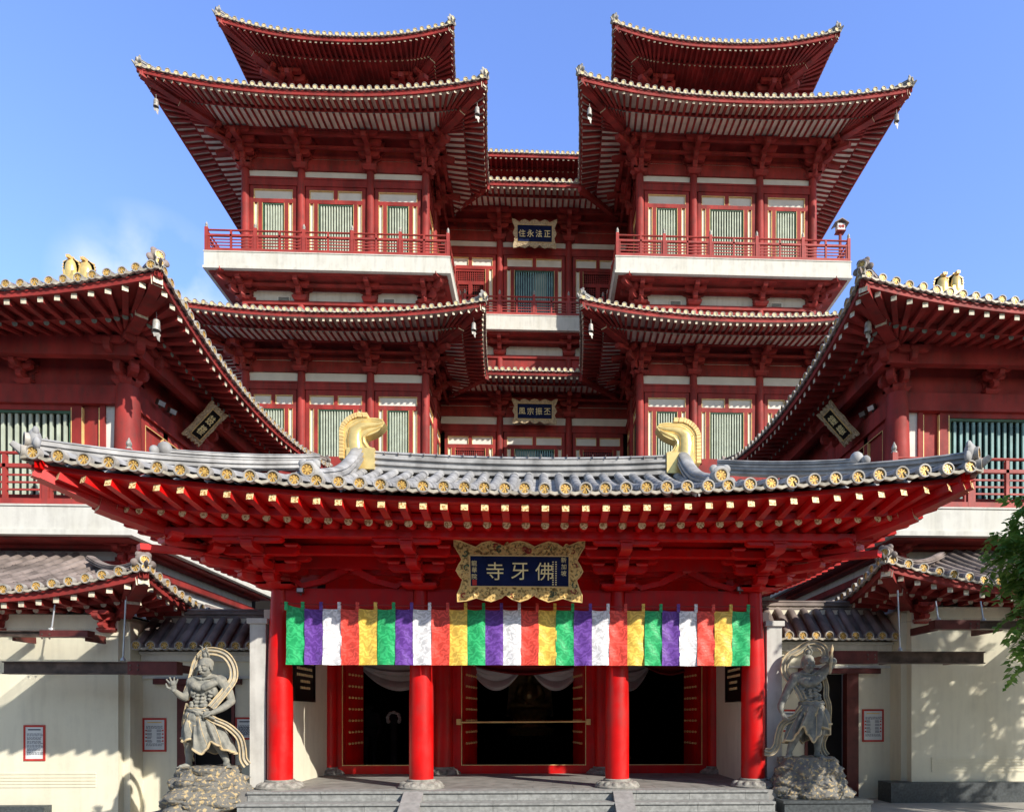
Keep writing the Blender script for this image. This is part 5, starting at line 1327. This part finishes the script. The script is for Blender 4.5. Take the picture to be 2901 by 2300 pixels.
def statue_dark():
    o = at(2290, 2146, 12.65); T = thing('guardian_statue', 'muscular stone guardian on a dark rock, arm raised with a thunderbolt club, in shade', 'statue', (o.x, o.y, o.z-.74), 'stone guardians beside the gate')
    m, e, sf = 'statue_stone', 'statue_gilt', 'scarf_stone'; mb = MB()
    sl, sr = (-.235, 0, 1.57), (.225, 0, 1.63)
    muscle_torso(mb, (.01, 0, 1.45), (.03, 0, 1.23), (.06, 0, 1.07), sl, sr, m)
    limb(mb, [(-.01, .02, 1.60), (-.03, -.02, 1.76)], [.085, .075], m)
    P = head(mb, (-.03, -.05, 1.835), R(4), R(10), m, 1.24)
    for s, c in ((-1, sl), (1, sr)): mb.ball(V(c)+V((s*.03, 0, -.02)), V((.105, .095, .11)), m, 12, 9)
    limb(mb, [sl, (-.36, .02, 1.38), (-.49, .02, 1.12)], [.098, .090, .068], m); limb(mb, [(-.49, .02, 1.12), (-.555, -.04, 1.0), (-.55, -.08, .89)], [.070, .068, .044], m)
    hand(mb, (-.55, -.09, .885), (.45, -.15, -1), (.8, .1, .4), m, .35, .45, 1.15, 1)
    limb(mb, [sr, (.36, -.02, 1.73), (.465, -.04, 1.86)], [.098, .092, .072], m); limb(mb, [(.465, -.04, 1.86), (.40, -.18, 1.87), (.30, -.27, 1.85)], [.075, .068, .045], m)
    hand(mb, (.31, -.27, 1.85), (-.7, -.45, .25), (-.3, .7, -.4), m, .1, 1.15, 1.2, 1)
    for a, b, c, d in (((-.04, 0, .95), (-.23, -.06, .47), (-.37, .02, .12), (-.46, -.13, .03)), ((.16, 0, .95), (.21, -.06, .50), (.19, .04, .12), (.21, -.14, .03))):
        limb(mb, [a, V(a).lerp(V(b), .5)+V((0, -.03, 0)), b], [.13, .115, .085], m); mb.ball(V(b)+V((0, -.05, .0)), .062, m, 10, 7)
        limb(mb, [b, V(b).lerp(V(c), .4)+V((0, .045, 0)), c], [.082, .088, .052], m); limb(mb, [c, V(c)+V((0, -.02, -.06)), d], [.055, .06, .042], m, .8)
        mb.ball(V(c)+V((0, .04, -.07)), V((.05, .055, .05)), m, 9, 7)
        for q in range(5): f = V(d)+(V(d)-V(c)).normalized()*.05; f.z = .02; mb.ball(f+V(((q-2)*.024, .01*abs(q-1), 0)), V((.015, .032, .018)), m, 7, 5)
    fused(mb, 'body', T, o)
    mb = MB(); mb.ball(P(0, .03, .17), V((.05, .05, .05)), m, 12, 9); mb.tube([P(.066*math.cos(k*.3142), .03, .17+.066*math.sin(k*.3142)) for k in range(21)], .014, 6, e); mb.ball(P(0, .03, .255), V((.03, .03, .035)), e)
    fused(mb, 'topknot', T, o, .010, 2)
    mb = MB(); c = V((.30, -.34, 1.87)); a = V((.07, -.02, 1)).normalized()
    prof = [(-.27, .004), (-.22, .03), (-.12, .022), (-.09, .03), (.09, .03), (.12, .022), (.22, .03), (.30, .004)]
    mb.tube([c+a*z for z, r in prof], [r for z, r in prof], 8, e)
    for i, p in enumerate(mb.v): mb.v[i] = (p[0]+o.x, p[1]+o.y, p[2]+o.z)
    mb.build('club', T)
    mb = MB()
    def hem(a):
        c, s = math.cos(a), math.sin(a); x = -.04+.42*c
        L = [(-.48, .36), (-.40, .34), (-.30, .48), (-.20, .62), (-.10, .46), (-.02, .31), (.08, .44), (.17, .62), (.28, .56), (.38, .66), (.46, .60)]
        z = next((z0+(z1-z0)*(.5-.5*math.cos(math.pi*(x-x0)/(x1-x0))) for (x0, z0), (x1, z1) in zip(L[:-1], L[1:]) if x0 <= x <= x1), .5)
        return (x, .25*s-.01, z if s < .1 else z*.5+.12)
    skirt(mb, ((.06, 0, 1.04), .195, .155), hem, m, e, seed=9)
    def flap(a): c, s = math.cos(a), math.sin(a); return (.03+.25*c, .19*s, .85-.07*math.cos(4*a+1))
    skirt(mb, ((.06, 0, 1.06), .21, .17), flap, m, e, rows=7, amp=.02, folds=9, seed=5)
    mb.ball((.08, -.19, 1.01), V((.07, .05, .06)), m)
    for i, p in enumerate(mb.v): mb.v[i] = (p[0]+o.x, p[1]+o.y, p[2]+o.z)
    mb.build('skirt', T)
    mb = MB()
    ribbon(mb, [(-.16, -.14, 1.12), (-.22, -.10, 1.28), (-.30, .0, 1.46), (-.40, .10, 1.62), (-.42, .13, 1.80), (-.33, .14, 1.98), (-.14, .14, 2.10), (.02, .14, 2.20), (.20, .12, 2.22), (.33, .06, 2.12), (.36, .04, 1.92)], .135, sf, e)
    ribbon(mb, [(.33, .08, 1.60), (.38, .06, 1.40), (.36, .02, 1.20), (.42, .04, 1.02), (.43, .08, .80), (.42, .10, .55), (.32, .10, .30), (.33, .08, .14), (.38, .04, .04)], (.08, .12), sf, e)
    ribbon(mb, [(-.14, -.12, 1.0), (-.28, -.06, .80), (-.50, .0, .66), (-.57, .04, .45), (-.60, .06, .25), (-.70, .05, .12), (-.84, .03, .12)], (.10, .14), sf, e)
    for i, p in enumerate(mb.v): mb.v[i] = (p[0]+o.x, p[1]+o.y, p[2]+o.z)
    mb.build('scarf', T)
    rock(T, (o.x+.0, o.y+.02, .48), .80, .62, o.z-.46, 8.0, [(0, 1.0), (.12, 1.07), (.40, 1.0), (.48, .88), (.74, .86), (.8, .76), (1, .70)])
    Pm = thing('granite_plinth', 'dark grey granite block carrying the shaded statue', 'plinth', (5.75, 12.6, 0))
    mb = MB(); mb.box(4.9, 6.52, 12.0, 13.4, -.3, .455, 'granite_dark'); mb.build('block', Pm)
    mb = MB(); mb.box(4.87, 6.55, 11.97, 13.43, .458, .51, 'granite_dark'); mb.build('cap_slab', Pm)
statue_dark()

# ------------------------------------------------------------------ dim things inside the hall
def altar():
    o = V((-.05, 27.5, .67)); T = thing('buddha_statue', 'gilded seated figure glowing dimly deep inside the central doorway', 'statue', o); mb = MB()
    mb.ball(o+V((0, 0, 2.30)), V((.42, .30, .55)), 'gold_leaf', 14, 10); mb.ball(o+V((0, -.05, 3.05)), V((.20, .21, .26)), 'gold_leaf', 12, 9); mb.ball(o+V((0, 0, 3.30)), V((.09, .09, .09)), 'gold_leaf')
    limb(mb, [o+V((0, 0, 2.7)), o+V((0, -.03, 2.95))], [.14, .11], 'gold_leaf')
    for s in (-1, 1):
        limb(mb, [o+V((s*.38, 0, 2.62)), o+V((s*.52, -.08, 2.2)), o+V((s*.18, -.42, 1.98))], [.14, .12, .08], 'gold_leaf')
        limb(mb, [o+V((s*.2, 0, 1.9)), o+V((s*.72, -.15, 1.88)), o+V((0, -.42, 1.84))], [.22, .18, .1], 'gold_leaf')
    fused(mb, 'body', T, V((0, 0, 0)), .03, 3)
    mb = MB(); mb.lathe(o, [(1.0, .6), (1.05, .9), (.75, 1.0), (.7, 1.3), (.95, 1.55), (.9, 1.7)], 24, 'gold_leaf'); mb.build('lotus_throne', T)
    mb = MB(); mb.box(-2.2, 2.1, 26.3, 29, .67, 1.3, 'dark_cloth'); mb.build('altar_table', T)
    mb = MB(); P = [(.9*math.cos(t), 1.0*math.sin(t)*1.35) for t in [math.pi*(i/20) for i in range(21)]]
    mb.poly(P+[(-1.0, -1.2), (1.0, -1.2)][::1], o+V((0, .5, 2.6)), (1, 0, 0), (0, 0, 1), (0, -1, 0), .08, 'gold_trim'); mb.build('halo', T)
altar()
def visitor():
    o = at(1048, 2190, 18.6); o.z = FL; T = thing('person', 'dark clothed person standing in the dim doorway, face turned to one side', 'person', o); mb = MB(); m = 'dark_cloth'
    mb.ball((0, 0, 1.28), V((.21, .14, .26)), m, 12, 9); mb.ball((0, 0, .98), V((.18, .14, .18)), m, 12, 9)
    for s in (-1, 1):
        limb(mb, [(s*.10, 0, .95), (s*.11, -.02, .50), (s*.11, .02, .08)], [.10, .075, .05], m); limb(mb, [(s*.11, .03, .05), (s*.11-.05, -.12, .035)], [.045, .035], m)
        limb(mb, [(s*.21, 0, 1.42), (s*.27, .02, 1.13), (s*.24, -.10, .90)], [.065, .052, .036], m); hand(mb, (s*.24, -.11, .88), (-.1*s, -.4, -1), (-s, 0, 0), m, .2, .4, 1.0, s)
    limb(mb, [(-.21, 0, 1.43), (0, .02, 1.47), (.21, 0, 1.43)], [.06, .075, .06], m); limb(mb, [(0, .01, 1.45), (0, 0, 1.55)], [.06, .055], m)
    head(mb, (-.01, -.01, 1.63), R(-70), 0, m, .9)
    fused(mb, 'body', T, o, .013, 3)
    mb = MB(); mb.ball(o+V((.01, 0, 1.675)), V((.108, .112, .10)), 'hair', 12, 9); mb.build('hair', T)
    mb = MB(); c = o+V((-.075, -.02, 1.60)); mb.ball(c, V((.05, .06, .08)), 'skin', 10, 8); mb.build('face', T)
visitor()
def garland():
    c = at(1115, 2035, 18.4); T = thing('garland_post', 'white cloth garland tied round a dark post inside the doorway', 'garland', (c.x, c.y, FL)); random.seed(2)
    mb = MB()
    for i in range(26):
        a = math.pi*(-.15+1.3*i/25); p = c+V((.16*math.cos(a), random.uniform(-.05, .05), .17*math.sin(a))); mb.ball(p, V((random.uniform(.035, .06),)*3), 'white_cloth', 8, 6)
    mb.build('garland', T)
    mb = MB(); mb.lathe((c.x, c.y+.05, 0), [(.10, FL), (.10, c.z-.05), (.15, c.z), (.12, c.z+.13), (0, c.z+.16)], 12, 'dark_cloth'); mb.build('post', T)
garland()
# ------------------------------------------------------------------ unseen shophouses added behind the viewer to block low sky light
def added_shophouse(x0, x1, h, c, label):
    T = thing('added_shophouse', label, 'building', ((x0+x1)/2, -17, -.5), 'unseen houses added across the street'); mb = MB()
    mb.box(x0, x1, -30, -17, -.6, h, c); mb.build('wall', T)
    mb = MB(); mb.add([(x0-.2, -16.4, h), (x1+.2, -16.4, h), (x1+.2, -23.5, h+3), (x0-.2, -23.5, h+3), (x1+.2, -30.4, h), (x0-.2, -30.4, h)], [(0, 1, 2, 3), (3, 2, 4, 5), (0, 3, 5), (1, 4, 2), (0, 5, 4, 1)], 'tile_brown'); mb.build('roof', T)
    n = max(2, round((x1-x0)/2.2)); 
    for k in range(n):
        for z in (4.2, 7.8):
            if z+2 > h: continue
            x = x0+(x1-x0)*(k+.5)/n; mb = MB(); mb.box(x-.6, x+.6, -17, -16.94, z, z+2, 'green_frame'); mb.box(x-.5, x+.5, -16.94, -16.92, z+.1, z+1.9, 'dark_glass'); mb.build('window', T)
added_shophouse(-34, -12, 11, 'soffit_cream', 'unseen cream house added across the street to dim low sky, furthest from the leafy tree')
added_shophouse(-11.8, 8, 10, 'tile_brown', 'unseen brown house added across the street to dim low sky, facing the gate')
added_shophouse(8.2, 30, 11, 'bark', 'unseen dark house added across the street to dim low sky, facing the leafy tree')
# ------------------------------------------------------------------ camera, sky, sun
def camera():
    f = 1870/2901
    cam = bpy.data.cameras.new('camera'); o = bpy.data.objects.new('camera', cam); C.objects.link(o)
    cam.sensor_fit = 'HORIZONTAL'; cam.sensor_width = 36; cam.lens = 36*f
    o.location = (.416, 0, ZC); o.rotation_euler = (R(90), 0, -.0359)
    cam.shift_x = (1450.5-1599.6)/2901; cam.shift_y = (2030-1150)/2901
    cam.clip_start = .1; cam.clip_end = 2000
    bpy.context.scene.camera = o
camera()
SUN = V((1.06, -1.0, .84)).normalized()
def lights():
    l = bpy.data.lights.new('sun', 'SUN'); l.energy = 4.3; l.angle = R(.55); l.color = (1.0, .93, .82)
    o = bpy.data.objects.new('sun', l); C.objects.link(o); o.rotation_euler = SUN.to_track_quat('Z', 'Y').to_euler(); o.location = (30, -30, 40)
    w = bpy.data.worlds.new('World'); bpy.context.scene.world = w; w.use_nodes = True; nt = w.node_tree
    bg = nt.nodes['Background']; bg.inputs['Strength'].default_value = .13
    sk = nt.nodes.new('ShaderNodeTexSky'); sk.sky_type = 'NISHITA'; sk.sun_disc = False
    el = math.asin(SUN.z); sk.sun_elevation = el; sk.sun_rotation = math.atan2(SUN.x, SUN.y)
    sk.air_density = 1.4; sk.dust_density = .35; sk.ozone_density = 7.0; sk.altitude = 0
    tc = nt.nodes.new('ShaderNodeTexCoord')
    # one thin wisp of cloud low beside the towers
    d = V((-11.4, 20.0, 12.0)).normalized()
    dot = nt.nodes.new('ShaderNodeVectorMath'); dot.operation = 'DISTANCE'; dot.inputs[1].default_value = d
    nt.links.new(tc.outputs['Generated'], dot.inputs[0])
    mr = nt.nodes.new('ShaderNodeMapRange'); mr.inputs['From Min'].default_value = .02; mr.inputs['From Max'].default_value = .105; mr.inputs['To Min'].default_value = 1; mr.inputs['To Max'].default_value = 0
    nt.links.new(dot.outputs['Value'], mr.inputs['Value'])
    n = nt.nodes.new('ShaderNodeTexNoise'); n.inputs['Scale'].default_value = 10; n.inputs['Detail'].default_value = 7; n.inputs['Roughness'].default_value = .5
    nt.links.new(tc.outputs['Generated'], n.inputs['Vector'])
    r = nt.nodes.new('ShaderNodeMapRange'); r.inputs['From Min'].default_value = .42; r.inputs['From Max'].default_value = .72
    nt.links.new(n.outputs['Fac'], r.inputs['Value'])
    mu = nt.nodes.new('ShaderNodeMath'); mu.operation = 'MULTIPLY'; nt.links.new(mr.outputs['Result'], mu.inputs[0]); nt.links.new(r.outputs['Result'], mu.inputs[1])
    mx = nt.nodes.new('ShaderNodeMix'); mx.data_type = 'RGBA'; mx.inputs['B'].default_value = (4.2, 4.7, 4.3, 1)
    nt.links.new(mu.outputs[0], mx.inputs['Factor']); nt.links.new(sk.outputs['Color'], mx.inputs['A'])
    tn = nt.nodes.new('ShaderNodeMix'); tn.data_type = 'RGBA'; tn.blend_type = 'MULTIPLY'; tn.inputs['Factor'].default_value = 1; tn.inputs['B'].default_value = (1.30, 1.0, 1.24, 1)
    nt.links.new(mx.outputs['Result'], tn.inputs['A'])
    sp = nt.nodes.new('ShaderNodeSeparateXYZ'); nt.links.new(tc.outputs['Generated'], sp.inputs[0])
    gr = nt.nodes.new('ShaderNodeMapRange'); gr.interpolation_type = 'SMOOTHSTEP'     # sky gain painted by direction: brighter over the temple, dimmer streetward so eaves stay dark
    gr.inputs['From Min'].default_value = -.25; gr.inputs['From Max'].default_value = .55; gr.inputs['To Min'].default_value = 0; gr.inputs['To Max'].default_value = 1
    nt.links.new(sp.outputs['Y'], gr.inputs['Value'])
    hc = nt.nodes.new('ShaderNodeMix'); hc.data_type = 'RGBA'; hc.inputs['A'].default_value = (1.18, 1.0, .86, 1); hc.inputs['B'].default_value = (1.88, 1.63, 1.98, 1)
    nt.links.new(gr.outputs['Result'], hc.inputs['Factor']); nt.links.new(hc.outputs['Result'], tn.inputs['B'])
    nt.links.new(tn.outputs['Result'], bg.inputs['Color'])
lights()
sc = bpy.context.scene
sc.view_settings.view_transform = 'Standard'; sc.view_settings.look = 'None'; sc.view_settings.exposure = .52; sc.view_settings.gamma = 1
sc.cycles.max_bounces = 6
